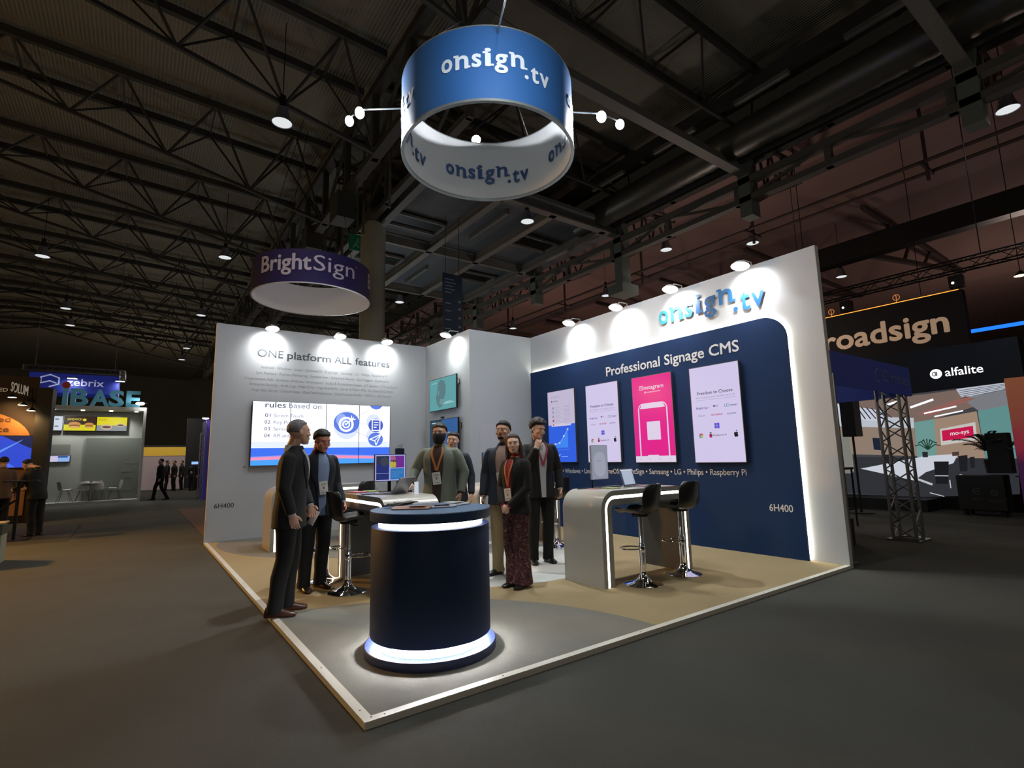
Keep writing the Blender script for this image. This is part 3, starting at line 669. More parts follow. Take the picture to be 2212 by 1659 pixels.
fill(mb, T, 0, 0, .62, .71, glow('#29465e',.8), 0); fill(mb, T, .62, 0, 1.22, .71, glow('#315f9c',.9), 0); fill(mb, T, .56, 0, .62, .71, glow('#3f6f8f',.8), .0006)
fill(mb, T, .08, .645, .42, .665, glow('#b9d2dc',.9), .001)
for i, (a, b) in enumerate(((.78,.92),(.80,.86),(.78,.90),(.78,.88))): fill(mb, T, a, .42-.09*i, b, .435-.09*i, glow('#9fc0dd',.9), .001)
mb.build('screen', t)
mb = MB(); mb.box(.034, -.3, .2, .084, .3, .5); mb.tube([(.04,-.60,.62),(.07,-.65,.60),(.07,-.65,.50),(.05,-.62,.48)], .008, 6); mb.build('wall_bracket', t, BLKM)
wc = MB(); wc.box(-.02,-.05,.012,.02,.05,.05); wc.box(-.01,-.015,0,.01,.015,.012); o = wc.build('webcam', m=BLK, loc=(BX-.1, 7.0, 2.226)); tag(o, 'small black webcam clipped on top of the lower cabin monitor', 'webcam')

# ================================================================== FURNITURE
# round navy counter
ct = thing('reception_counter', (.78, .78, 0), 'round navy counter with glowing light bands near top and base', 'counter')
mb = MB(); mb.lathe([(.475,0),(.475,.055),(.470,.06),(.40,.06)], seg=72); mb.build('plinth', ct, mat('navy_plinth','#2a3560',.4), smooth=True)
mb = MB(); mb.lathe([(.395,.058),(.395,.125)], seg=72); mb.build('led_band', ct, glow('#a9c4ff', 4.0), smooth=True)
mb = MB(); mb.lathe([(.405,.112),(.405,.124)], seg=72); mb.build('led_band', ct, glow('#ffffff', 150.0), smooth=True)
mb = MB(); mb.lathe([(.40,.125),(.435,.125),(.437,.13),(.437,.875),(.435,.88),(.38,.88)], seg=72); mb.build('drum', ct, NAVYC, smooth=True)
mb = MB(); mb.lathe([(.385,.878),(.385,.93)], seg=72); mb.build('led_band', ct, glow('#dfe6ff', 7.0), smooth=True)
mb = MB(); mb.lathe([(.38,.928),(.445,.928),(.447,.932),(.447,.992),(.443,.996)], seg=72, cap=False); mb.lathe([(.38,.928),(.38,.93)], seg=72); mb.build('top_rim', ct, mat('navy_rim','#2c466f',.4), smooth=True)
mb = MB(); mb.lathe([(.4435,.9955),(.4435,.9965)], seg=72); mb.build('top_disc', ct, NAVYT)

def portal(mb, L, Dp, H, R, th, y0=0.0, off=0.0, wd=None):
    """inverted U extruded along local y (front at y0, back at y0+Dp), x from 0..L"""
    def path(o, r):
        P = [(o, 0)]; r = max(r, .01)
        for k in range(9): a = PI - PI/2*k/8; P.append((o+r+r*math.cos(a), H-o-r+r*math.sin(a)))
        for k in range(9): a = PI/2 - PI/2*k/8; P.append((L-o-r+r*math.cos(a), H-o-r+r*math.sin(a)))
        P.append((L-o, 0)); return P
    w2 = wd or th
    A = path(off, R-off); B = path(off+w2, R-off-w2 if R-off-w2 > .01 else .01)
    n = len(A); vs = [(x, y0, z) for x, z in A]+[(x, y0, z) for x, z in B]+[(x, y0+Dp, z) for x, z in A]+[(x, y0+Dp, z) for x, z in B]
    fs = []
    for i in range(n-1):
        fs += [(i, n+i, n+i+1, i+1), (2*n+i, 2*n+i+1, 3*n+i+1, 3*n+i), (i, i+1, 2*n+i+1, 2*n+i), (n+i, 3*n+i, 3*n+i+1, n+i+1)]
    fs += [(0, 2*n, 3*n, n), (n-1, 2*n-1, 4*n-1, 3*n-1)]
    return mb.add(vs, fs)
BARM = mat('bar_white','#aaa79c',.28,coat=.2); BARE = mat('bar_edge','#9a9a94',.4)
def bar_counter(loc, rz, L, label):
    t = thing('bar_counter', loc, label, 'bar counter', rz)
    mb = MB(); portal(mb, L, .60, .985, .20, .155, 0.012); mb.build('body', t, BARM, smooth=True)
    mb = MB(); portal(mb, L, .012, .985, .20, .155, 0.0, 0.0, .055); portal(mb, L, .012, .985, .20, .155, 0.0, .088, .067); mb.build('front_frame', t, BARE, smooth=True)
    mb = MB(); portal(mb, L, .008, .985, .20, .155, .003, .0555, .032); mb.build('led_strip', t, LEDW)
    mb = MB(); portal(mb, L-.31, .58, .832, .05, .006, .025); mb.X = None
    mb.v = [(x+.155, y, z) for x, y, z in mb.v]; mb.build('grey_lining', t, mat('lining_grey','#4c4c4c',.5))
    return t
bar_counter((2.93, 1.12, 0), 0, 1.48, 'white bar counter with glowing edge in front of the navy wall')
bar_counter((1.0, 3.68, 0), -PI/2, 1.48, 'white bar counter with glowing edge between the round counter and the masked man')
bar_counter((3.02, 3.72, 0), 0, 1.58, 'white bar counter with glowing edge behind the woman and the tall man')
bar_counter((.70, 6.08, 0), 0, 1.75, 'white bar counter under the video wall behind the two men')

# bar stool: black shell on a chrome column
def stool():
    t = thing('bar_stool', (0,0,0), 'x', 'bar stool', group='black shell bar stools')
    mb = MB(); mb.lathe([(.20,.0),(.20,.006),(.185,.014),(.12,.03),(.06,.062),(.036,.10),(.032,.13)], seg=40); mb.build('base', t, CHROME, smooth=True)
    mb = MB(); mb.lathe([(.032,.13),(.032,.42),(.024,.425),(.024,.70),(.05,.705),(.05,.715)], seg=20); mb.build('column', t, CHROME, smooth=True)
    mb = MB(); mb.tube([(.028*math.cos(a), .028+ .0, .0) for a in (0,)]*0 + [(.11*math.sin(2*PI*k/24), .13-.11*math.cos(2*PI*k/24), .36) for k in range(24)], .008, 8, closed=True); mb.lathe([(.034,.33),(.036,.335),(.036,.385),(.034,.39)], seg=16); mb.build('footrest', t, CHROME, smooth=True)
    # shell: surface param u across (-1..1), w along from seat front to back top
    prof = [(.215,.742,.16),(.20,.752,.185),(.14,.757,.205),(.05,.748,.215),(-.05,.74,.215),(-.12,.745,.21),(-.165,.775,.205),(-.19,.83,.205),(-.205,.90,.20),(-.215,.97,.19),(-.225,1.02,.165),(-.23,1.05,.12)]
    nu = 12; vs = []
    for th in (0, 1):
        for j, (y, z, hw) in enumerate(prof):
            for i in range(nu+1):
                u = -1+2*i/nu; cup = abs(u)**2.5
                back = max(0, min(1, (j-4)/4))
                zz = z + cup*.05*(1-back) ; yy = y + cup*.075*back
                if th: 
                    zz -= .014*(1-back*.9); yy -= .012*back
                vs.append((u*hw, yy, zz))
    m = len(prof); n1 = (nu+1)*m; fs = []
    for j in range(m-1):
        for i in range(nu):
            a = j*(nu+1)+i; fs.append((a, a+1, a+nu+2, a+nu+1)); fs.append((n1+a, n1+a+nu+1, n1+a+nu+2, n1+a+1))
    for i in range(nu): fs.append((i, n1+i, n1+i+1, i+1)); b = (m-1)*(nu+1)+i; fs.append((b, b+1, n1+b+1, n1+b))
    for j in range(m-1): a = j*(nu+1); fs.append((a, a+nu+1, n1+a+nu+1, n1+a)); b = a+nu; fs.append((b, n1+b, n1+b+nu+1, b+nu+1))
    mb = MB(); mb.add(vs, fs); mb.build('seat_shell', t, mat('stool_black','#17181a',.38), smooth=True)
    mb = MB(); mb.lathe([(.09,.705),(.09,.728)], seg=20); mb.tube([(.05,.0,.70),(.14,.02,.69),(.2,.03,.70)], .006, 6); mb.build('mount', t, BLKM)
    return t
st = stool()
SL = [(3.39,1.0,0.25,'left one of the two bar stools at the bar before the navy wall'),(4.10,1.02,.05,'right one of the two bar stools at the bar before the navy wall'),
 (.83,2.80,-PI/2,'black bar stool standing nearest the round navy counter'),(.80,3.50,-PI/2-.15,'black bar stool beside the hand of the man with the light blue shirt'),
 (4.25,3.42,.3,'black bar stool behind the tall man in the black suit'),(3.55,3.35,-.2,'black bar stool behind the legs of the woman'),
 (1.2,5.75,.2,'black bar stool seen between the legs of the two men on the left'),(1.9,5.5,.5,'black bar stool whose back shows over the middle bar counter')]
for i, (x, y, r, lb) in enumerate(SL):
    o = st if i == 0 else copy_tree(st)
    o.location = (x, y, .0015); o.rotation_euler = (0,0,r); relabel(o, lb)

# things on the bars
def laptop(loc, rz, label, scr, ang=105, w=.31, d=.21, name='laptop'):
    t = thing(name, loc, label, 'laptop', rz)      # faces -y : user sits at -y
    mb = MB(); mb.prism(rrect(-w/2,-d/2,w/2,d/2,.012,3), TZ, 0, .014); mb.build('base', t, SILV)
    mb = MB(); mb.box(-w*.44,-d*.1,.014,w*.44,d*.38,.0155); mb.build('keyboard', t, BLK)
    a = math.radians(ang-90); q = Matrix.Translation((0,d/2,.014)) @ Matrix.Rotation(-a, 4, 'X')
    mb = MB(); mb.X = q; mb.box(-w/2, -.003, 0, w/2, .006, .205); mb.build('lid', t, SILV)
    mb = MB(); mb.X = q; T = lambda u, v, dd: (u, -.0035-dd, v); mb.mat(BLK); mb.poly([(-w/2+.003,.003),(w/2-.003,.003),(w/2-.003,.202),(-w/2+.003,.202)], T, 0)
    scr(mb, T, w); mb.build('screen', t)
    return t
def scrR(mb, T, w):
    fill(mb, T, -w/2+.01, .012, w/2-.01, .195, glow('#a9b4c8',1), .0006); fill(mb, T, -w/2+.01, .012, -w/2+.03, .195, glow('#3c4f74',1), .0009)
    fill(mb, T, -w/2+.01, .18, w/2-.01, .195, glow('#c9ced9',1), .001)
    for i in range(7): fill(mb, T, w*.36, .03+.021*i, w*.39, .038+.021*i, glow('#5b6478',1), .001)
laptop((3.80, 1.36, .9855), .25, 'open laptop with a bright screen on the bar before the navy wall', scrR)
def scrC(mb, T, w): fill(mb, T, -w/2+.01, .012, w/2-.01, .195, glow('#20283a',1), .0006)
laptop((1.33, 2.86, .9855), -PI/2-1.0, 'open silver laptop seen from the side on the middle bar counter', scrC, ang=125)
def monitor(loc, rz, w, h, zb, label, draw, name='monitor', frame=BLK):
    t = thing(name, loc, label, 'monitor', rz)
    mb = MB(); mb.prism(rrect(-.12,-.09,.12,.09,.03,4), TZ, 0, .012); mb.box(-.02,.01,.012,.02,.03,zb+h*.5); mb.build('stand', t, BLKM)
    mb = MB(); mb.box(-w/2-.008, -.022, zb-.008, w/2+.008, .008, zb+h+.008); mb.build('casing', t, frame)
    mb = MB(); T = lambda u, v, d: (u-w/2, -.0225-d, zb+v); draw(mb, T, w, h); mb.build('screen', t)
    return t
def dC(mb, T, w, h):
    fill(mb, T, 0, 0, w, h, glow('#a7a9e0',1), 0); fill(mb, T, .012, .012, w*.46, h-.012, glow('#25306e',1), .0008); fill(mb, T, .012, .2, w*.46, h-.012, glow('#2b3350',1), .001)
    fill(mb, T, .012, .085, w*.46, .09, glow('#8f97d8',1), .0012)
    fill(mb, T, w*.5, h*.5, w*.72, h-.012, glow('#4d3f4c',1), .0008); fill(mb, T, w*.70, h*.5, w-.012, h-.012, glow('#6b2a8c',1), .001); fill(mb, T, w*.5, .012, w-.012, h*.47, glow('#2f6fb0',1), .0008)
    mb.mat(glow('#b5a53c',1)); mb.poly(circ(w*.55,h*.62,.022,14,.04), T, .0014); mb.poly(circ(w*.64,h*.62,.020,14,.036), T, .0014)
    mb.mat(glow('#3c414f',1)); mb.poly(circ(w*.3,h*.74,.05,16,.055), T, .0014); mb.mat(glow('#a05a88',1)); mb.poly([(w*.5,h*.8),(w*.68,h*.8),(w*.66,h*.95),(w*.52,h*.95)], T, .0012)
    for i in range(4): fill(mb, T, w*.54, h*.36-.022*i, w*(.93 if i < 2 else .8), h*.365-.022*i, glow('#8fb9e0',1), .001)
monitor((1.46, 3.22, .9855), -.12, .37, .31, .135, 'square monitor with purple and blue tiles on the middle bar counter', dC)
def d3(mb, T, w, h):
    fill(mb, T, 0, 0, w, h, glow('#2f6ba6',1), 0); fill(mb, T, .03, h-.05, w*.7, h-.038, glow('#a9c8e0',1), .001)
monitor((3.53, 4.05, .9855), 0.05, .42, .30, .16, 'blue monitor on the bar behind the man with glasses', d3)
tb = thing('standing_tablet', (3.38, 1.58, .9855), 'tall white portrait tablet display on a black post on the bar', 'tablet display', .12)
mb = MB(); mb.box(-.11,-.07,0,.05,.07,.01); mb.tube([(-.13,0,.01),(-.13,0,.30)], .010, 8); mb.build('stand', tb, BLKM)
mb = MB(); mb.prism(rrect(-.155,.10,.155,.50,.012,4), lambda u,v,d:(u,-d,v), 0, .02); mb.build('casing', tb, mat('tablet_white','#b4b6bd',.4))
mb = MB(); T = lambda u,v,d:(u,-.0205-d,v); mb.mat(glow('#8f94a6',.9)); mb.poly(rrect(-.15,.105,.15,.495,.01,4), T, 0); mb.mat(glow('#a0a5b5',.9)); mb.poly(rrect(-.11,.13,.11,.42,.10,6), T, .0006); mb.mat(glow('#7d8295',.9)); mb.text('onsign.tv', T, 0, .31, .03, .001, 0, 'C'); mb.build('screen', tb)
def flat_item(name, loc, rz, P, th, m, label, cat, group=None):
    mb = MB(); mb.prism(P, TZ, 0, th); o = mb.build(name, m=m, loc=loc); o.rotation_euler = (0,0,rz); return tag(o, label, cat, group)
RC = lambda a, b: [(-a/2,-b/2),(a/2,-b/2),(a/2,b/2),(-a/2,b/2)]
ZB = .9858
flat_item('leaflet', (3.22,1.50,ZB), .4, RC(.10,.15), .004, mat('leaflet_pink','#c98a8c',.5), 'pink leaflet at the left of the right bar top', 'leaflet')
flat_item('leaflet', (3.38,1.40,ZB), .2, RC(.15,.17), .010, mat('leaflet_green','#a3c06a',.5), 'green leaflet pile on the right bar top beside the tablet', 'leaflet')
flat_item('mobile_phone', (3.16,1.62,ZB), .9, rrect(-.035,-.07,.035,.07,.01,3), .008, BLK, 'black phone at the left end of the right bar top', 'phone')
flat_item('paper_sheet', (3.62,1.25,ZB), .1, RC(.21,.12), .001, mat('paper','#cfcfc8',.7), 'white paper sheet before the laptop on the right bar', 'paper')
flat_item('paper_sheet', (4.02,1.30,ZB), -.2, RC(.16,.12), .001, mat('paper','#cfcfc8',.7), 'white paper sheet right of the laptop on the right bar', 'paper')
flat_item('document_folder', (3.60,1.60,ZB), .1, RC(.3,.1), .012, BLK, 'black folder lying behind the laptop on the right bar', 'folder')
flat_item('leaflet', (1.14,3.42,ZB), .4, RC(.16,.20), .014, mat('leaflet_red','#c2686e',.5), 'red and pink leaflet pile on the middle bar counter', 'leaflet')
flat_item('leaflet', (1.32,3.50,ZB), -.2, RC(.15,.19), .010, mat('leaflet_green','#a3c06a',.5), 'pale green leaflet pile on the middle bar counter', 'leaflet')
flat_item('tablet', (1.12,3.02,ZB), 1.3, rrect(-.11,-.08,.11,.08,.01,3), .009, mat('tablet_dark','#30343c',.25), 'dark tablet lying flat on the middle bar counter', 'tablet')
pm = MB(); pm.X = Matrix.Rotation(.5,4,'Z'); pm.box(-.12,-.05,.0,.12,.05,.02); pm.box(-.05,-.03,.02,.09,.05,.13)
tag(pm.build('camera_bag', m=BLK, loc=(1.52,2.98,ZB)), 'black pouch behind the silver laptop on the middle bar', 'bag')
pm = MB(); pm.box(-.012,-.03,0,.012,.03,.13); tag(pm.build('white_box', m=glow('#cfd6e0',.9), loc=(1.53,2.62,ZB)), 'small bright upright screen beside the masked man', 'small screen')
# counter top
def magazine(loc, rz, m1, m2, label):
    mb = MB(); n = 8; vs = []
    for z in (0, .008):
        for i in range(n+1):
            for j in (0, 1): u = -.105+.21*i/n; vs.append((u, -.14+.28*j, z + .012*abs(math.sin(i/n*PI*1.0)) + (0)))
    N = 2*(n+1); fs = []
    for i in range(n): a = 2*i; fs += [(a,a+1,a+3,a+2),(N+a,N+a+2,N+a+3,N+a+1),(a,a+2,N+a+2,N+a),(a+1,N+a+1,N+a+3,a+3)]
    fs += [(0,N,N+1,1),(2*n,2*n+1,N+2*n+1,N+2*n)]
    mb.mat(m1).add(vs, fs); mb.mat(m2); mb.add([(-.07,-.1,.0225),(.07,-.1,.0225),(.07,.02,.0225),(-.07,.02,.0225)], [(0,1,2,3)])
    o = mb.build('magazine', loc=loc); o.rotation_euler = (0,0,rz); return tag(o, label, 'magazine')
ZC = .997
magazine((.66,.83,ZC), .9, mat('mag_orange','#9a6f5e',.3), mat('mag_face','#8d7f7c',.3), 'orange-brown magazine on the round navy counter, left of the pile')
magazine((.83,.80,ZC), 1.3, mat('mag_grey','#8b8d98',.3), mat('mag_face2','#6d7ea6',.3), 'grey and blue magazine on the round navy counter, middle of the pile')
magazine((.98,.86,ZC), 1.9, mat('mag_white','#a7adb3',.3), mat('mag_face3','#d2d4d4',.3), 'pale magazine at the right of the pile on the round counter')
mb = MB(); rr = random.Random(3); pts = []
for i in range(40):
    a = i*.9; pts.append((.10*math.cos(a)*(.6+.4*rr.random()) + .0035*i-.07, .05*math.sin(a)*(.6+.4*rr.random()), .006+.010*rr.random()+ .0006*i))
mb.tube(pts, .005, 5)
o = mb.build('lanyard_pile', m=mat('lanyard_black','#14161c',.5,spec=.6), loc=(.64,1.02,ZC)); o.rotation_euler = (0,0,-.3); tag(o, 'pile of black and white lanyards on the round navy counter', 'lanyards', kind='stuff')
mb = MB(); mb.tube([(p[0]*.9, p[1]*.9, p[2]+.007) for p in pts[::2]], .003, 5); mb.build('white_band', o, mat('paper','#cfcfc8',.7))

# ================================================================== HANGING RINGS
def bend_text(mb, st, cx, cy, R, ang, z0, z1h, size, width, bold, outside=True, yoff=0.0, mats=None):
    pass
def ringT(R, outside=True, sgn=1):
    # u = arc length from angle 0 centre, v height
    if outside: return lambda u, v, d: ((R+d)*math.sin(u/R), -(R+d)*math.cos(u/R), v)
    return lambda u, v, d: (-(R-d)*math.sin(u/R), -(R-d)*math.cos(u/R), v)
def rotT(T, a):
    ca, sa = math.cos(a), math.sin(a)
    def f(u, v, d):
        x, y, z = T(u, v, d); return (x*ca-y*sa, x*sa+y*ca, z)
    return f
r1 = thing('hanging_ring_sign', (2.66,2.73,5.5), 'large blue and white ring sign with onsign.tv hanging above the stand', 'ring sign')
R1 = 1.19
mb = MB(); mb.lathe([(R1,.03),(R1,1.0)], seg=96, cap=False); mb.build('blue_skin', r1, mat('ring_blue','#2a5f9e',.6), smooth=True)
mb = MB(); mb.rings([[(r*math.cos(-2*PI*k/96), r*math.sin(-2*PI*k/96), z) for k in range(96)] for r, z in ((R1-.035,.03),(R1-.035,1.0))], cap=False); mb.build('white_lining', r1, mat('ring_white','#d6d9da',.6), smooth=True)
mb = MB(); mb.rings([[(r*math.cos(2*PI*k/96), r*math.sin(2*PI*k/96), z) for k in range(96)] for r, z in ((R1-.04,.0),(R1+.006,.0),(R1+.006,.032),(R1-.04,.032))], cap=False, closed=True)
mb.rings([[(r*math.cos(2*PI*k/96), r*math.sin(2*PI*k/96), z) for k in range(96)] for r, z in ((R1-.036,.985),(R1+.002,.985),(R1+.002,1.002),(R1-.036,1.002))], cap=False, closed=True)
mb.build('metal_edge', r1, mat('ring_edge','#8f9696',.4,metal=.5), smooth=True)
vdir = math.atan2(-(-2.8469-2.73), (2.66+1.057))   # direction helper
a_cam = math.atan2(-1.057-2.66, -(-2.8469-2.73)) # angle so that (sin,-cos) points to camera
a_cam = math.atan2(-1.057-2.66, 2.73+2.8469)
LW = mat('ring_letter','#d9e4ee',.5)
for k in range(4):
    mb = MB(); Tk = rotT(ringT(R1), a_cam + .10 + k*PI/2)
    mb.mat(LW); onsign(mb, Tk, -.68, .44, .77, .008, None, bold=.03)
    mb.build('outer_lettering', r1)
LB_ = mat('ring_letter_blue','#2c4c7c',.5)
for k in range(4):
    mb = MB(); Tk = rotT(ringT(R1-.035, False), a_cam + PI + .02 + k*PI/2)
    mb.mat(LB_); onsign(mb, Tk, -.70, .35, .78, .012, None, bold=.03)
    mb.build('inner_lettering', r1)
mb = MB(); 
for k in range(4):
    a = k*PI/2+.4; mb.tube([(R1*math.cos(a),R1*math.sin(a),1.0),(0,0,2.4)], .006, 5)
mb.tube([(0,0,2.4),(0,0,4.9)], .006, 5)
mb.build('suspension_cable', r1, BLKM)
def ringlamp(loc, frm, tgt, label, twin=None, pw=1.0, dn=None):
    t = thing('ring_spotlight', loc, label, 'spotlight', group='spotlights around the blue ring')
    f = Vector(frm)-Vector(loc); mb = MB(); mb.tube([(0,0,0), f], .012, 6)
    n = (Vector(tgt)-Vector(loc)).normalized(); q = n.to_track_quat('Z','Y').to_matrix().to_4x4()
    if twin: tv = Vector(twin)-Vector(loc); mb.tube([(0,0,0), tv*1.0], .012, 6)
    mb.build('arm', t, mat('arm_silver','#9aa0a0',.4,metal=.5))
    offs = [Vector((0,0,-.05))] + ([Vector(twin)-Vector(loc)+Vector((0,0,-.05))] if twin else [])
    for i, o_ in enumerate(offs):
        mb = MB(); mb.X = Matrix.Translation(o_) @ q; mb.lathe([(.03,-.10),(.06,-.07),(.085,.0),(.08,.0)], seg=20); mb.build('head', t, BLKM, smooth=True)
        mb = MB(); mb.X = Matrix.Translation(o_) @ q; mb.lathe([(.08,-.001),(.078,.012),(.001,.03)], seg=20, cap=False); mb.build('lens', t, glow('#f2f7ff', 60.0 if i == 0 else 6.0))
    if twin:
        L2 = Vector(twin)+Vector((0,0,-.08)); spot('bulb', L2, (2.66+(2.66-L2.x)*.2, 2.73+(3.4-L2.y)*.3+.3, 5.7), P_RING*2.4, 70, .8, (.92,.96,1), t, .05)
    L = Vector(loc)+Vector((0,0,-.05))+n*.05
    if pw: spot('bulb', L, tgt, P_RING*pw, 120, 1, (.92,.96,1), t, .05)
    if dn: spot('bulb', L, dn, P_DOWN, 150, 1, (.95,.98,1), t, .12)
    return t
ringlamp((1.28,4.06,6.5), (2.66-.84,2.73+.84,6.45), (1.9,2.6,5.8), 'glaring spotlight on an arm left of the blue ring', (1.35,4.75,6.8), pw=.35, dn=(1.2,5.0,0))
ringlamp((4.33,2.12,6.5), (3.78,2.35,6.45), (3.0,2.0,5.6), 'glaring spotlight on an arm right of the blue ring', (5.04,2.38,6.8), pw=.45, dn=(4.6,2.0,0))
ringlamp((1.39,.40,5.65), (2.12,1.67,6.40), (2.25,1.7,5.95), 'spotlight on an arm above the front of the blue ring', pw=.16, dn=(1.3,.6,0))
ringlamp((3.55,4.45,7.12), (3.15,3.8,6.48), (2.5,2.3,3.0), 'glaring spotlight seen through the blue ring opening', pw=1.0, dn=(3.4,4.6,0))
# light thrown into the ring from the front lamp pair
r2 = thing('hanging_ring_sign', (2.77,12.21,6.0), 'dark purple ring sign with white lettering hanging behind the left wall', 'ring sign')
R2 = 1.6
mb = MB(); mb.lathe([(R2,.02),(R2,.92)], seg=96, cap=False); mb.build('purple_skin', r2, mat('ring_purple','#2b2258',.6), smooth=True)
mb = MB(); mb.rings([[(r*math.cos(-2*PI*k/96), r*math.sin(-2*PI*k/96), z) for k in range(96)] for r, z in ((R2-.03,.02),(R2-.03,.92))], cap=False); mb.build('white_lining', r2, mat('ring2_white','#e4e4ea',.6), smooth=True)
mb = MB(); mb.rings([[(r*math.cos(2*PI*k/96), r*math.sin(2*PI*k/96), z) for k in range(96)] for r, z in ((R2-.035,.0),(R2+.004,.0),(R2+.004,.022),(R2-.035,.022))], cap=False, closed=True); mb.build('metal_edge', r2, mat('ring2_edge','#c9cbd2',.4), smooth=True)
a2 = math.atan2(-1.057-2.77, 12.21+2.8469)
for k in range(3):
    mb = MB(); mb.mat(mat('ring2_letter','#c9c2d2',.5)); Tk = rotT(ringT(R2), a2 - .03 + k*2*PI/3*1.0)
    mb.text('Bright', Tk, -1.42, .36, .62, .008, .03, width=1.42); mb.text('Sign', Tk, .05, .36, .62, .008, 0, width=1.15)
    polys(mb, ringstroke(1.28, .72, .028, .008, 10), Tk, .008)
    mb.build('lettering', r2)
mb = MB()
for k in range(4):
    a = k*PI/2+.4; mb.tube([(R2*math.cos(a),R2*math.sin(a),.92),(R2*.3*math.cos(a),R2*.3*math.sin(a),5.5)], .008, 5)
mb.build('suspension_cable', r2, BLKM)

# ================================================================== PEOPLE
SKIN = {k: mat('skin_'+k, c, .5, bump=.05, bscale=60) for k, c in (('pale','#d8ab92'),('tan','#c2957a'),('ruddy','#c98770'),('fair','#e2b79f'))}
EYEW = mat('eye_white','#d8d4d0',.3); EYEB = mat('eye_dark','#1a1210',.3); LIPS = mat('lips','#9c5a50',.5)
def frame(d, hint):
    d = Vector(d).normalized(); a = Vector(hint); a = (a - d*a.dot(d))
    if a.length < 1e-4: a = Vector((1,0,0)) - d*d.x
    a.normalize(); return d, a, d.cross(a)
def loft(mb, rs, n=20):
    """rs: list of (centre, dir, hint-u, ru, rv)"""
    out = []
    for c, d, h, ru, rv in rs:
        d, a, b = frame(d, h); out.append([Vector(c) + a*ru*math.cos(2*PI*k/n) + b*rv*math.sin(2*PI*k/n) for k in range(n)])
    return mb.rings(out)
def limb(mb, P, n=14):
    P = [(Vector(p), r) for p, r in P]; out = []
    # densify with joint spheres
    for i, (p, r) in enumerate(P):
        if i == 0: d = P[1][0]-p
        elif i == len(P)-1: d = p-P[-2][0]
        else: d = (P[i+1][0]-p).normalized() + (p-P[i-1][0]).normalized()
        rr = r if isinstance(r, tuple) else (r, r)
        out.append((p, d, (1,0,0) if abs(Vector(d).normalized().x) < .9 else (0,1,0), rr[0], rr[1]))
    return loft(mb, out, n)
def remesh(o, vox, sm=4, fac=.5):
    m = o.modifiers.new('rm', 'REMESH'); m.mode = 'VOXEL'; m.voxel_size = vox; m.use_smooth_shade = True
    if sm: s_ = o.modifiers.new('sm', 'SMOOTH'); s_.factor = fac; s_.iterations = sm
    return o
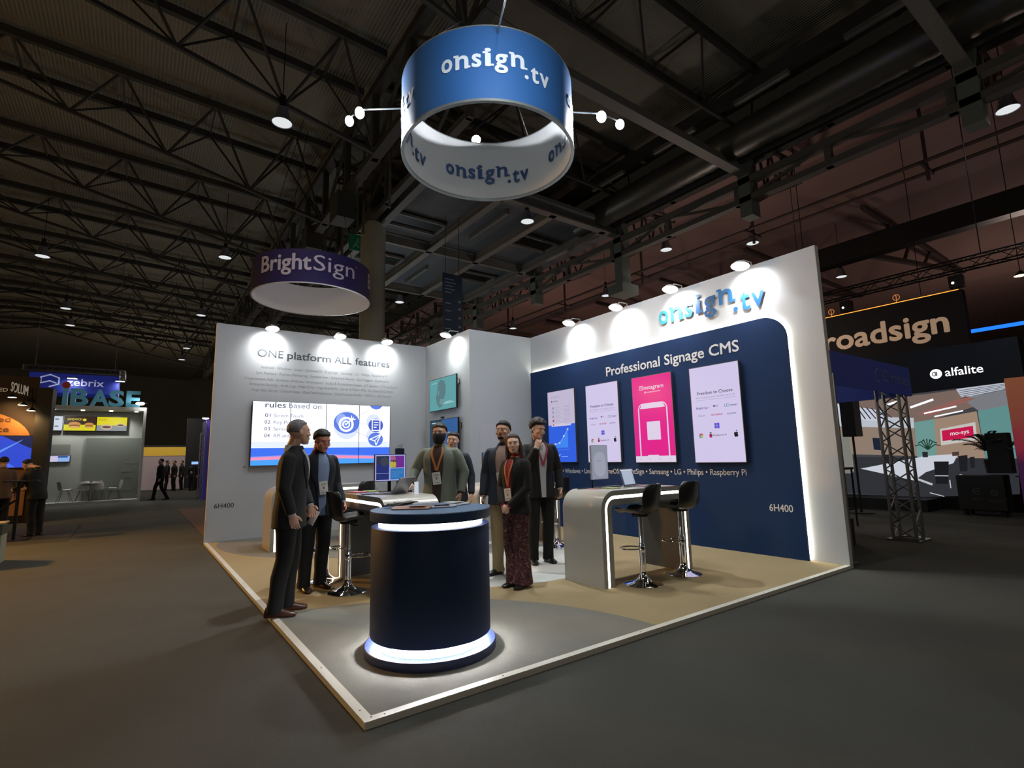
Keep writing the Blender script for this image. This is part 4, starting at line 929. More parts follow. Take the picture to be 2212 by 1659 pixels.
def person(loc, facing, label, H=1.76, skin='pale', hair='#1b1512', hairstyle='short', top=None, shirt='#9fb0c4', bottom='#101114', shoes='#2a1c17',
           P=None, headyaw=0, headpitch=0, headroll=0, lean=0, build=1.0, jacket_open=.3, lanyard=None, badge=None, mask=False, glasses=False, beard=False,
           bottom_mat=None, female=False, hem=.80, vox=1.0, hands=None, smile=False, cuff=True, group=None, hipshift=0, longhair=False):
    s = H/1.78; P = P or {}
    ang = math.atan2(-facing[0], facing[1])
    root = None
    V = Vector
    lv = V((0, lean, 0))
    def J(name, default):
        v = V(P.get(name, default)); 
        if name in ('rs','ls','re','le','rw','lw','neck','head') and name not in P: v = v + lv*((v.z-.95)/.8)
        return v*s
    b = build; shw = (.175 if not female else .155)*b
    hipw = .09 if not female else .095
    rh, lh = J('rh',(hipw,0+hipshift,.93)), J('lh',(-hipw,0+hipshift,.93))
    rk, lk = J('rk',(.10,.02,.50)), J('lk',(-.10,.02,.50)); ra, la = J('ra',(.10,-.03,.085)), J('la',(-.10,-.03,.085))
    rs, ls = J('rs',(shw,-.01,1.43)), J('ls',(-shw,-.01,1.43))
    re, le = J('re',(.25*b,-.03,1.15)), J('le',(-.25*b,-.03,1.15)); rw, lw = J('rw',(.27*b,.05,.90)), J('lw',(-.27*b,.05,.90))
    nk = V((0,-.01,1.50))*s + lv*.32*s; hc = J('head',(0,.02,1.648)); hc = hc if 'head' in P else hc
    RH = Matrix.Rotation(headyaw,3,'Z') @ Matrix.Rotation(headpitch,3,'X') @ Matrix.Rotation(headroll,3,'Y')
    sk = SKIN[skin]
    # ---- body, one continuous surface
    mb = MB()
    q = .72
    Z = lambda z: V((0, (hipshift if z < 1.0 else hipshift*max(0,(1.4-z)/.4)), z))*s + lv*max(0,(z-.95)/.8)*s
    loft(mb, [(Z(.84),(0,0,1),(1,0,0),.13*b*q*s,.10*q*s),(Z(1.0),(0,0,1),(1,0,0),.14*b*q*s,.10*q*s),(Z(1.2),(0,0,1),(1,0,0),.14*b*q*s,.10*q*s),(Z(1.38),(0,0,1),(1,0,0),.17*b*q*s,.10*q*s),(Z(1.46),(0,0,1),(1,0,0),.12*b*q*s,.075*s*q),(Z(1.50),(0,0,1),(1,0,0),.062*s,.060*s)])
    nr = .056 if not female else .048
    hb_ = hc + RH @ V((0,-.03,-.05))*s
    limb(mb, [(nk-V((0,0,.03))*s,(nr*1.25*s,nr*1.2*s)),(nk+V((0,.0,.01))*s,nr*1.05*s),((nk+hb_)/2,nr*s),(hb_+V((0,0,.0)),nr*s)])
    for (h_, k_, a_) in ((rh,rk,ra),(lh,lk,la)): limb(mb, [(h_,.07*s),((h_+k_)/2,.06*s),(k_,.045*s),((k_+a_)/2,.045*s),(a_,.035*s),(a_-V((0,-.02,.03))*s,.03*s)])
    for (s_, e_, w_) in ((rs,re,rw),(ls,le,lw)): limb(mb, [(V((s_.x*.8,s_.y,s_.z-.03*s)),.030*s),(s_*.85+e_*.15,.034*s),((s_+e_)/2,.036*s),(e_,.033*s),((e_+w_)/2,.032*s),(w_+(e_-w_)*.1,(.027*s,.024*s)),(w_,(.027*s,.022*s))])
    # head
    hs = s*(1.0 if not female else .95)
    X0 = Matrix.Translation(hc) @ RH.to_4x4() @ Matrix.Diagonal((hs*1.07,hs,hs*.96,1))
    mb.X = X0
    mb.ell((0,-.018,.035),(.074,.094,.086),18,12)
    loft(mb, [((0,.055,-.118),(0,0,1),(1,0,0),.018,.020),((0,.048,-.108),(0,0,1),(1,0,0),.036,.036),((0,.034,-.085),(0,0,1),(1,0,0),.053,.052),((0,.024,-.060),(0,0,1),(1,0,0),.060,.062),((0,.017,-.030),(0,0,1),(1,0,0),.065,.072),((0,.012,0),(0,0,1),(1,0,0),.067,.076),((0,.006,.04),(0,0,1),(1,0,0),.068,.082),((0,0,.08),(0,0,1),(1,0,0),.055,.066)])
    mb.add([(-.010,.083,.012),(.010,.083,.012),(.017,.085,-.030),(-.017,.085,-.030),(0,.100,.004),(0,.113,-.026),(-.006,.08,-.036),(.006,.08,-.036)],[(0,3,5,4),(1,4,5,2),(0,4,1),(3,6,5),(6,7,5),(7,2,5),(0,1,2,7,6,3)])
    mb.ell((0,.070,.032),(.052,.017,.014),14,8)
    for sx_ in (-1,1):
        mb.ell((sx_*.074,-.010,-.004),(.008,.018,.031),10,8); mb.ell((sx_*.040,.062,-.026),(.026,.022,.026),12,8)
    mb.ell((0,.083,-.055),(.025,.010,.006),10,6); mb.ell((0,.082,-.066),(.021,.010,.007),10,6); mb.ell((0,.070,-.100),(.020,.014,.014),10,6)
    mb.X = None
    # hands
    hands = hands or {}
    for side, w_, e_ in (('r',rw,re),('l',lw,le)):
        d0 = hands.get(side+'d'); d = V(d0) if d0 else (w_-e_)
        n0 = hands.get(side+'n') or ((-1,0,0) if side == 'r' else (1,0,0))      # palm normal (fingers curl to it)
        d, n, wv = frame(d, n0); curl = hands.get(side+'c', .45); thumb_s = hands.get(side+'t') 
        # thumb side points forward (+y) when hanging
        ts = 1 if wv.dot(V((0,1,0))) >= 0 else -1
        if thumb_s: ts = thumb_s
        tv = wv*ts; k = s*(1.0 if not female else .9)
        loft(mb, [(w_-d*.01*k,d,wv,.026*k,.020*k),(w_+d*.025*k,d,wv,.036*k,.017*k),(w_+d*.06*k,d,wv,.042*k,.015*k),(w_+d*.092*k,d,wv,.040*k,.012*k)], 14)
        for i, (off, L_) in enumerate(((.031,.070),(.0105,.078),(-.0105,.072),(-.031,.058))):
            p = w_ + d*.085*k + tv*off*k; pts = [(p-d*.02*k,.0085*k)]; dd = V(d); cc = curl*(1+.15*i)
            for seg_, fr in ((0,.45),(1,.30),(2,.25)):
                rotm = Matrix.Rotation(cc*(.6 if seg_ == 0 else .9), 3, d.cross(n).normalized()); dd = rotm @ dd
                pts.append((pts[-1][0] + (d*.02*k if seg_ == 0 else V((0,0,0))) + dd*L_*fr*k, (.0085-.0008*(seg_+1))*k))
            limb(mb, pts, 8)
        p = w_ + d*.02*k + tv*.025*k; td = (d*.65+tv*.7+n*.25).normalized(); p2 = p+td*.035*k; td2 = (d*.9+tv*.25+n*.35*(1+curl)).normalized(); p3 = p2+td2*.030*k; p4 = p3+(td2+n*.3*curl).normalized()*.022*k
        limb(mb, [(p-td*.01*k,.013*k),(p2,.0115*k),(p3,.010*k),(p4,.008*k)], 8)
    body = mb.build('person', m=sk); body.location = loc; body.rotation_euler = (0,0,ang)
    tag(body, label, 'person', group); remesh(body, .0050*vox if vox <= 1.2 else .006*vox, 4 if vox < 2 else 1, .4)
    root = body
    # ---- trousers
    BM = bottom_mat or mat('trousers_'+bottom, bottom, .85, bump=.35, bscale=14, stretch=(1,1,.5))
    mb = MB(); tr = .096*b if not female else .098
    loft(mb, [(Z(.83),(0,0,1),(1,0,0),.168*b*s,.115*s),(Z(.92),(0,0,1),(1,0,0),(.170*b if not female else .178)*s,.120*s),(Z(1.03),(0,0,1),(1,0,0),(.155*b if not female else .148)*s,.108*s),(Z(1.07),(0,0,1),(1,0,0),(.150*b if not female else .138)*s,.103*s)])
    for (h_, k_, a_) in ((rh,rk,ra),(lh,lk,la)):
        kn = .077 if not female else .092; an = .069 if not female else .105
        mid = (h_*.5+k_*.5)
        limb(mb, [(h_+V((0,0,.0)),(tr*s*1.02,tr*s*1.12)),(h_*.7+k_*.3,(.096*s,.102*s)),(mid,.092*s),(k_,kn*s),(k_*.6+a_*.4-V((0,.012,0))*s,(kn*.98*s)),(k_*.2+a_*.8,(an*.97*s)),(a_-V((0,0,.030))*s,(an*s,an*1.08*s)),(a_-V((0,0,.052))*s,(an*s,an*1.10*s))])
    o = mb.build('trousers', root, BM); remesh(o, .010*vox, 3)
    # ---- shoes
    SM = mat('shoe_'+shoes, shoes, .3)
    for side, k_, a_ in (('r',rk,ra),('l',lk,la)):
        fd = P.get(side+'foot', 0.12 if side == 'l' else -.12); fv = V((-math.sin(fd), math.cos(fd), 0)); sv = V((fv.y,-fv.x,0)); g = V((a_.x,a_.y,0))
        mb = MB(); hh = .0 if abs(a_.z-.085*s) < .01 else a_.z-.085*s
        def ring(y, wd, z0, z1): 
            c = g+fv*y*s+V((0,0,hh)); zz = (z0+z1)/2*s; n = 14; out = []
            for k in range(n):
                a = 2*PI*k/n; cx, cz = math.cos(a), math.sin(a); cz2 = max(cz,-.75) if cz < 0 else cz
                out.append(c + sv*wd*s*cx*(1 if cz > 0 else (abs(cx)**-.15 if abs(cx) > .1 else 1)) + V((0,0,zz+(z1-z0)/2*s*cz2/(.75 if cz < 0 else 1))))
            return out
        rr_ = [ring(-.085,.022,.004,.05),ring(-.075,.034,.0,.085),ring(-.03,.037,.0,.098),ring(.02,.036,.0,.092),ring(.07,.042,.0,.068),ring(.12,.046,.0,.052),(ring(.165,.038,.003,.042)),ring(.19,.018,.010,.032)]
        mb.rings(rr_); o = mb.build('shoe', root, SM, smooth=True)
        mb = MB(); mb.rings([ [V((p.x,p.y,max(0,min(p.z,.014*s))+0)) for p in r_] for r_ in rr_]); 
    # ---- torso clothes
    if top:
        TM = mat('jacket_'+top, top, .8, bump=.35, bscale=11, stretch=(1,1,.6))
        mb = MB(); jt = []
        wv_ = (lambda z: 0)
        prof = [(hem,.212,.152),(.90,.203,.148),(1.0,.190,.140),(1.10,.184,.134),(1.20,.194,.140),(1.32,.205,.144),(1.38,.202,.134),(1.435,.170,.116),(1.465,.112,.092),(1.50,.078,.074),(1.53,.064,.066)]
        if female: prof = [(hem,.205,.142),(.92,.195,.140),(1.02,.170,.124),(1.10,.162,.118),(1.20,.172,.132),(1.30,.180,.138),(1.38,.176,.118),(1.44,.135,.094),(1.48,.070,.066),(1.50,.055,.056)]
        def TR(z):
            for i in range(len(prof)-1):
                if prof[i][0] <= z <= prof[i+1][0]:
                    t = (z-prof[i][0])/(prof[i+1][0]-prof[i][0]); return prof[i][1]+(prof[i+1][1]-prof[i][1])*t, prof[i][2]+(prof[i+1][2]-prof[i][2])*t
            return prof[-1][1:] if z > 1 else prof[0][1:]
        zs = [prof[0][0]+(prof[-1][0]-prof[0][0])*i/16 for i in range(17)]
        loft(mb, [(Z(z),(0,0,1),(1,0,0),TR(z)[0]*b*s,TR(z)[1]*s*(1+.5*(b-1))) for z in zs], 28)
        for (s_, e_, w_) in ((rs,re,rw),(ls,le,lw)):
            sr = 1.14 if not female else 1.06
            inn = V((s_.x*.60, s_.y, s_.z-.010*s)); s2 = V((s_.x*.98, s_.y, s_.z-.022*s))
            mb.ell(s2, (.060*s*sr*b,.062*s*sr,.058*s*sr), 14, 10)
            limb(mb, [(inn,.050*s*sr),(s2,.054*s*sr)])
            limb(mb, [(s2,(.058*s*sr*b,.060*s*sr)),(s_*.75+e_*.25,.060*s*sr*b),((s_+e_)/2,.058*s*sr*b),(e_,.052*s*sr*b),((e_+w_)/2,.047*s*sr),(w_+(e_-w_)*.10,.043*s*sr),(w_+(e_-w_)*.03,.042*s*sr)])
        o = mb.build('jacket', root, TM); remesh(o, .008*vox, 5, .6)
        jk = o
        # patches that lie on the jacket front : point on ellipse at angle a (0 = straight ahead), height z, offset
        def FP(a, z, off): 
            ru, rv = TR(z); ru *= b; rv *= (1+.5*(b-1)); x = ru*math.sin(a); y = rv*math.cos(a); n = V((x/(ru*ru), y/(rv*rv), 0)).normalized()
            return Z(z) + (V((x,y,0)) + n*off)*s
        def patch(name, rows, off, m, parent=root, th=.004):
            n = 8; rs1 = []; rs2 = []
            for z, a0, a1 in rows:
                rs1.append([FP(a0+(a1-a0)*i/n, z, off) for i in range(n+1)]); rs2.append([FP(a0+(a1-a0)*i/n, z, off-th-.012) for i in range(n+1)])
            mb = MB(); N = n+1; R_ = len(rows); vs = [p for r in rs1 for p in r]+[p for r in rs2 for p in r]; fs = []; M_ = N*R_
            for j in range(R_-1):
                for i in range(n): a = j*N+i; fs.append((a,a+1,a+N+1,a+N)); fs.append((M_+a,M_+a+N,M_+a+N+1,M_+a+1))
                fs.append((j*N,(j+1)*N,M_+(j+1)*N,M_+j*N)); fs.append((j*N+n,M_+j*N+n,M_+(j+1)*N+n,(j+1)*N+n))
            for i in range(n): fs.append((i,M_+i,M_+i+1,i+1)); e0 = (R_-1)*N+i; fs.append((e0,e0+1,M_+e0+1,M_+e0))
            mb.add(vs, fs); return mb.build(name, parent, m, smooth=True)
        jo = jacket_open; zt = 1.49 if not female else 1.47
        zb = hem+.01 if jo > .25 else 1.12
        rows = []
        for i in range(13):
            z = zb+(zt-zb)*i/12; t = (z-zb)/(zt-zb)
            hw = (jo*(.55+.45*min(1,t*1.6)) if jo > .25 else .02+.5*t) * (1 if z < 1.42 else 1+(z-1.42)*4)
            rows.append((z, -hw, hw))
        off0 = .0035
        patch('shirt', rows, off0, mat('shirt_'+shirt, shirt, .75, bump=.2, bscale=18), jk)
        # lapels and front edges
        for sg in (-1, 1):
            lr = []
            for (z, a0, a1) in rows:
                t = (z-zb)/(zt-zb); wd = .05 + (.30*max(0,min(1,(z-1.12)/.14))*max(.25,min(1,(1.46-z)/.10)) if z > 1.10 else 0)
                lr.append((z, sg*(a1-.03), sg*(a1+wd)))
            patch('lapel', lr, .0085, TM, jk)
        mb = MB(); cn = nk+V((0,0,.0)); mb.X = None
        loft(mb, [(cn+V((0,-.002,-.02))*s,(0,0,1),(1,0,0),.074*s,.073*s),(cn+V((0,.0,.022))*s,(0,0,1),(1,0,0),(.062 if not female else .054)*s,(.064 if not female else .055)*s),(cn+V((0,.001,.036))*s,(0,0,1),(1,0,0),(.060 if not female else .050)*s,(.062 if not female else .052)*s)], 20)
        mb.build('collar', jk, mat('shirt_'+shirt, shirt, .75), smooth=True)
        if lanyard:
            LM = mat('lanyard_'+lanyard, lanyard, .6); zb2 = 1.20 if not female else 1.16
            for sg in (-1, 1):
                patch('lanyard', [(zb2+(zt-.01-zb2)*i/8, sg*.03+sg*(.42 if not female else .36)*(i/8)**1.2-.05, sg*.03+sg*(.42 if not female else .36)*(i/8)**1.2+.06) for i in range(9)], .015, LM, root, .002)
        if badge:
            zc = 1.17 if not female else 1.12
            p = FP(0.0 if not isinstance(badge, float) else badge, zc-.06, .020); q0 = (Matrix.Rotation(.12,4,'Y'))
            mb = MB(); mb.X = Matrix.Translation(p) @ q0; mb.box(-.050*s,-.002,-.072*s,.050*s,.002,.072*s); bd = mb.build('badge', root, mat('badge_white','#cfcfca',.5))
            mb = MB(); mb.X = Matrix.Translation(p) @ q0; y_ = .0026; T_ = lambda u,v,d: (u*s, y_+d, v*s)
            for (z0,z1,xx) in ((.040,.046,.03),(.026,.030,.03),(-.052,-.047,.036)): mb.add([T_(-xx,z0,0),T_(-xx,z1,0),T_(xx,z1,0),T_(xx,z0,0)],[(0,1,2,3)])
            mb.add([T_(-.010,-.012,0),T_(-.010,.010,0),T_(.010,.010,0),T_(.010,-.012,0)],[(0,1,2,3)]); mb.build('print', bd, mat('badge_ink','#5a5a62',.6))
        if cuff:
            for (e_, w_) in ((re,rw),(le,lw)):
                mb = MB(); d = (w_-e_).normalized(); limb(mb, [(w_-d*.03*s,.037*s),(w_+d*.006*s,.036*s),(w_+d*.008*s,.030*s)], 12); mb.build('shirt_cuff', jk, mat('cuff_'+shirt, shirt, .7), smooth=True)
    # ---- face parts and hair
    if vox < 2:
        for sx_ in (-1, 1):
            mb = MB(); mb.X = X0; mb.ell((sx_*.031,.0795,.006),(.0135,.006,.0065),12,8); ey = mb.build('eye', root, EYEW, smooth=True)
            mb = MB(); mb.X = X0; mb.ell((sx_*.031,.0845,.006),(.0062,.0026,.0058),10,6); mb.build('pupil', ey, EYEB, smooth=True)
            mb = MB(); mb.X = X0; mb.tube([(sx_*.014,.0885,.022),(sx_*.030,.0895,.027),(sx_*.050,.078,.021)], [.003,.0038,.002], 6); mb.build('eyebrow', root, mat('brow_'+hair, hair, .9))
        if not mask:
            mb = MB(); mb.X = X0; mb.ell((0,.0895,-.0565),(.023 if not smile else .027,.006,.0045),12,6); mb.ell((0,.0885,-.0655),(.019,.006,.0055),12,6); lp = mb.build('lips', root, LIPS, smooth=True)
            if smile: mb = MB(); mb.X = X0; mb.ell((0,.0945,-.0605),(.019,.003,.0038),12,6); mb.build('teeth', lp, mat('teeth','#e6e0d8',.3), smooth=True)
    if mask:
        mb = MB(); mb.X = X0; rs_ = []
        for z, ru, rv, cy in ((-.132,.034,.036,.050),(-.116,.052,.056,.046),(-.088,.068,.078,.034),(-.05,.077,.096,.020),(-.02,.078,.098,.014),(.0,.074,.092,.012)):
            rs_.append([(ru*math.sin(a), cy+rv*math.cos(a)*1.03+(.006*math.cos(a)**8 if z > -.09 else .004), z) for a in [-1.75+3.5*k/20 for k in range(21)]])
        vs = [p for r in rs_ for p in r]; fs = []
        for j in range(5):
            for i in range(20): a = j*21+i; fs.append((a,a+21,a+22,a+1))
        mb.add(vs, fs); o = mb.build('face_mask', root, mat('mask_black','#0c0d0e',.8), smooth=True); so = o.modifiers.new('so','SOLIDIFY'); so.thickness = .003; so.offset = -1
        mb = MB(); mb.X = X0; 
        for sx_ in (-1,1): mb.tube([(sx_*.070,.02,-.01),(sx_*.082,-.02,.01),(sx_*.078,-.03,-.01)], .0015, 5)
        mb.build('ear_loop', o, BLK)
    if beard:
        mb = MB(); mb.X = X0; mb.ell((0,.055,-.092),(.040,.040,.026),14,8); mb.ell((0,.091,-.047),(.026,.006,.004),12,6); mb.build('beard', root, mat('hair_'+hair, hair, .85), smooth=True)
    if glasses:
        mb = MB(); mb.X = X0
        for sx_ in (-1,1):
            mb.tube([(sx_*.032+.022*math.cos(a), .097-.3*abs(.022*math.cos(a))*(1 if sx_*math.cos(a) > 0 else 0), .004+.017*math.sin(a)) for a in [2*PI*k/16 for k in range(16)]], .0013, 5, closed=True)
            mb.tube([(sx_*.054,.092,.010),(sx_*.074,.04,.012),(sx_*.080,-.01,.008)], .0013, 5)
        mb.tube([(-.010,.0985,.008),(0,.101,.011),(.010,.0985,.008)], .0013, 5); mb.build('glasses', root, mat('glass_frame','#8f8f90',.2,metal=.8))
    HM = mat('hair_'+hair, hair, .7, bump=.8, bscale=35, stretch=(1,1,.35), var=.35, vscale=30)
    vs = []; nu, nv = 40, 22; rnd = random.Random(int(H*1000)); cz = .035
    for j in range(nv+1):
        th = PI*j/nv
        for i in range(nu):
            ph = 2*PI*i/nu; dv = V((math.sin(th)*math.sin(ph), math.sin(th)*math.cos(ph), math.cos(th)))   # ph 0 = front
            front = dv.y; side = abs(dv.x)
            f = max(-1, min(1, dv.y/max(.2,math.sin(th)))) 
            # hairline elevation (in unit dv.z)
            if f > .35: hl = .36+.18*(f-.35)
            elif f > -.15: hl = .36 - (.35-f)*1.55
            else: hl = -.50
            if hairstyle == 'receding' and f > .3: hl += .16
            if hairstyle == 'fringe' and f > .2: hl -= .12
            if hairstyle == 'curly': hl -= .10
            if longhair and f <= .35: hl -= .35
            k = max(0, min(1, (dv.z-hl)/.20)); k = k*k*(3-2*k); thick = {'short':.008,'receding':.006,'fringe':.013,'curly':.024,'long':.010}[hairstyle]
            nz = noise.noise(dv*(5.0 if hairstyle == 'curly' else 3.2)+V((H*7,0,0)))*(.6 if hairstyle == 'curly' else .4)+noise.noise(V((dv.x*16,dv.y*16,dv.z*5)))*.45
            top_b = 1+.5*max(0,dv.z)
            r_ = -.006 + k*(.006+thick*top_b*(1+nz))
            vs.append((dv.x*(.074+r_), -.018+dv.y*(.094+r_), cz+dv.z*(.086+r_)))
    fs = []
    for j in range(nv):
        for i in range(nu): a = j*nu+i; bq = j*nu+(i+1)%nu; fs.append((a,a+nu,bq+nu,bq))
    mb = MB(); mb.X = X0; mb.add(vs, fs)
    if longhair:
        for sx_ in (-1, 1):
            limb(mb, [((sx_*.05,-.03,.06),(.030,.03)),((sx_*.080,-.02,.0),(.020,.030)),((sx_*.086,-.025,-.07),(.022,.036)),((sx_*.085,-.03,-.14),(.024,.036)),((sx_*.088,-.01,-.21),(.020,.028)),((sx_*.085,.01,-.26),(.006,.010))], 10)
        limb(mb, [((0,-.08,.06),(.06,.03)),((0,-.105,-.02),(.075,.030)),((0,-.105,-.12),(.085,.032)),((0,-.10,-.20),(.08,.03)),((0,-.10,-.27),(.05,.012))], 14)
    o = mb.build('hair', root, HM, smooth=False); 
    for p in o.data.polygons: p.use_smooth = True
    return root
R2W = Vector((CR.x, CR.y, 0)).normalized(); F2W = Vector((CF.x, CF.y, 0)).normalized()
def vd(r, f): v = R2W*r + F2W*f; return (v.x, v.y)
# p1 grey-haired man in profile
person((.13,2.42,0), vd(.97,.22), 'grey-haired man in a dark suit and brown shoes at the left edge of the stand', H=1.77, skin='pale', hair='#77777a', hairstyle='short', top='#15161c', shirt='#b9bcc2', bottom='#0f0f11', shoes='#4a2a20',
  P=dict(head=(0,.075,1.655), rs=(.175,.02,1.42), ls=(-.17,.05,1.42), re=(.24,.0,1.14), rw=(.225,.07,.90), le=(-.22,.08,1.15), lw=(-.13,.17,.95), rk=(.10,.0,.50), ra=(.10,-.07,.085), lk=(-.10,.03,.50), la=(-.10,-.01,.085)), headyaw=.45, lean=.06, jacket_open=.2, hipshift=.01, hem=.77)
pm = MB(); pm.X = Matrix.Rotation(.5,4,'Y') @ Matrix.Rotation(.6,4,'Z'); pm.box(-.004,-.035,-.07,.004,.035,.07)
tag(pm.build('mobile_phone', m=mat('phone_white','#c8c8cc',.4), loc=(.37,2.46,.83)), 'small white phone held low by the grey-haired man', 'phone')
# p2
person((.58,3.16,0), vd(.72,-.66), 'dark-haired man in a dark blazer and light blue shirt looking down', H=1.74, skin='ruddy', hair='#15100f', hairstyle='fringe', top='#141823', shirt='#7f93b4', bottom='#0c0d10', shoes='#2b1c18',
  P=dict(head=(-.0,.10,1.63), re=(.25,.02,1.15), rw=(.22,.12,.93), le=(-.24,.0,1.14), lw=(-.26,.12,.93), la=(-.10,-.06,.085), lk=(-.10,.0,.5)), headyaw=.15 , headpitch=-.30, lean=.05, jacket_open=.36, badge=True, lanyard=None, hands=dict(lc=.8), build=1.0)
# woman
FLW = mat('trousers_floral','#3a1a1c',.85); nt = FLW.node_tree; bs = nt.nodes['Principled BSDF']
tc = nt.nodes.new('ShaderNodeTexCoord'); vo = nt.nodes.new('ShaderNodeTexNoise'); vo.inputs['Scale'].default_value = 16; vo.inputs['Detail'].default_value = 4; vo.inputs['Distortion'].default_value = 2.2
cr_ = nt.nodes.new('ShaderNodeValToRGB'); cr_.color_ramp.interpolation = 'CONSTANT'
for i, (p_, c_) in enumerate(((0,'#160c0e'),(.42,'#4a1f22'),(.52,'#1d1012'),(.585,'#8a6a5e'),(.615,'#5e2a2c'),(.70,'#a08a80'))):
    e_ = cr_.color_ramp.elements[i] if i < 2 else cr_.color_ramp.elements.new(p_); e_.position = p_; e_.color = lin(c_)
nt.links.new(tc.outputs['Object'], vo.inputs['Vector']); nt.links.new(vo.outputs[0], cr_.inputs[0]); nt.links.new(cr_.outputs[0], bs.inputs['Base Color'])
person((2.32,1.80,0), vd(-.66,-.75), 'smiling woman in a black blazer and dark floral trousers with hands clasped', H=1.63, skin='fair', hair='#3a2a22', hairstyle='long', longhair=True, female=True, top='#0b0b0c', shirt='#7e1424', shoes='#0d0c0c', bottom_mat=FLW,
  P=dict(re=(.205,.03,1.13), rw=(.06,.17,.93), le=(-.205,.03,1.13), lw=(-.05,.18,.93), rk=(.075,.02,.5), ra=(.07,-.03,.085), lk=(-.075,.02,.5), la=(-.07,-.03,.085)), hands=dict(rd=(-.8,.3,-.35), rn=(0,-1,-.2), ld=(.8,.25,-.35), ln=(0,-1,-.2), rc=.7, lc=.7), headyaw=.62, jacket_open=.33, lanyard='#b5653f', badge=True, smile=True, hem=.84, headroll=.06)
# man with glasses behind her
person((2.58,2.38,0), vd(-.25,-.97), 'man with glasses, navy blazer and beige trousers half behind the woman', H=1.80, skin='tan', hair='#15120f', hairstyle='fringe', top='#252b36', shirt='#a08478', bottom='#8d7a58', shoes='#1a181a',
  P=dict(head=(.0,.03,1.665), re=(.25,-.02,1.15), rw=(.25,.07,.90), rk=(.09,.04,.5), ra=(.10,-.0,.085), lk=(-.10,.0,.5), la=(-.12,-.05,.085), rfoot=-.5), headyaw=-.1, headpitch=.08, jacket_open=.38, badge=True, glasses=True, beard=True)
# tall man in black suit, hand on chin
person((3.31,2.62,0), vd(.30,-.95), 'tall curly-haired man in a black suit with a hand on his chin', H=1.86, skin='pale', hair='#241b18', hairstyle='curly', top='#0a0a0c', shirt='#b4b6bd', bottom='#09090b', shoes='#131012',
  P=dict(head=(.02,.06,1.655), re=(.20,.10,1.16), rw=(.085,.165,1.42), le=(-.26,.0,1.14), lw=(-.25,.08,.90), rs=(.17,.0,1.43), rfoot=-.2), hands=dict(rd=(-.35,-.05,.9), rn=(-.35,-.75,.1), rc=.75, lc=.6), headyaw=.40, headpitch=-.25, headroll=-.1, jacket_open=.30, lanyard='#9c4050', lean=.03)
# masked man
person((2.02,2.98,0), vd(-.12,-1.0), 'man in a grey-green blazer wearing a black face mask behind the bar', H=1.82, skin='tan', hair='#2a2520', hairstyle='fringe', top='#6b7266', shirt='#3a2622', bottom='#0e0e10', shoes='#131012',
  P=dict(re=(.31,.0,1.20), rw=(.30,.20,1.055), le=(-.30,-.02,1.17), lw=(-.27,.06,.93)), hands=dict(rd=(.1,.9,-.35), rn=(0,-.3,-1), rc=.4), build=1.06, jacket_open=.40, lanyard='#b5703a', badge=True, mask=True)
# man behind
person((2.56,3.60,0), vd(-.15,-1.0), 'young man in a dark navy suit standing behind the masked man', H=1.75, skin='pale', hair='#15100e', hairstyle='fringe', top='#1d2733', shirt='#10141c', bottom='#0d0f13', shoes='#131012', jacket_open=.2, headroll=-.08)

# ================================================================== NEIGHBOURING STANDS, RIGHT
def hang(mb, pts, z1=12.5):
    for x, y, z in pts: mb.tube([(x,y,z),(x,y,z1)], .012, 4)
# big black hanging sign
bs_ = thing('hanging_sign', (20, 4.3, 4.6), 'large black hanging sign with cream lettering beyond the right wall', 'hanging sign')
mb = MB(); mb.box(0,-2.68,-.02,.35,3.2,1.78); mb.build('fabric_box', bs_, mat('sign_black','#0b080c',.85))
TS = lambda u, v, d: (-d, 2.9-u, v)
mb = MB(); mb.mat(mat('sign_cream','#c9a98c',.6,emis='#c9a98c',es=.30)); mb.text('broadsign', TS, .80, .50, 1.05, .01, .035, width=4.35); mb.build('lettering', bs_)
mb = MB(); mb.box(-.01,-2.6,1.78,.03,3.2,1.80); mb.build('light_edge', bs_, glow('#ff9a3c',2.2))
mb = MB()
for y in (-.9, 1.2): mb.tube([(.1,y,1.8),(.1,y,2.1)], .012, 5); mb.tube([(.1,y+.10*math.cos(a),2.0+.10*math.sin(a)) for a in [2*PI*k/10 for k in range(10)]], .012, 5, closed=True)
mb.build('hook', bs_, glow('#d98a4a',.8))
mb = MB(); hang(mb, [(.1,-1.6,1.8),(.1,2.2,1.8)], 7.6); mb.build('suspension_cable', bs_, BLKM)
# lighting truss
def box_truss(mb, p0, p1, w=.26, n=14, r=.022):
    p0 = Vector(p0); p1 = Vector(p1); d = (p1-p0).normalized(); a = d.cross(Vector((0,0,1)) if abs(d.z) < .9 else Vector((0,1,0))).normalized(); b = a.cross(d)
    cs = [(a*i+b*j)*w/2 for i, j in ((-1,-1),(1,-1),(1,1),(-1,1))]
    for c in cs: mb.tube([p0+c, p1+c], r, 6)
    L = p1-p0
    for k in range(n):
        for q in range(4):
            c0, c1 = cs[q], cs[(q+1)%4]
            if k % 2: c0, c1 = c1, c0
            mb.tube([p0+L*(k/n)+c0, p0+L*((k+1)/n)+c1], r*.45, 5, cap=False)
    for k in (0, n):
        for q in range(4): mb.tube([p0+L*(k/n)+cs[q], p0+L*(k/n)+cs[(q+1)%4]], r*.7, 5)
mb = MB(); box_truss(mb, (16,-2.5,6.05), (16,5.6,6.05), .28, 26); hang(mb, [(16,.3,6.2),(16,4.5,6.2)])
tt = mb.build('lighting_truss', m=BLKM); tag(tt, 'black lighting truss hanging above the large black sign', 'truss')
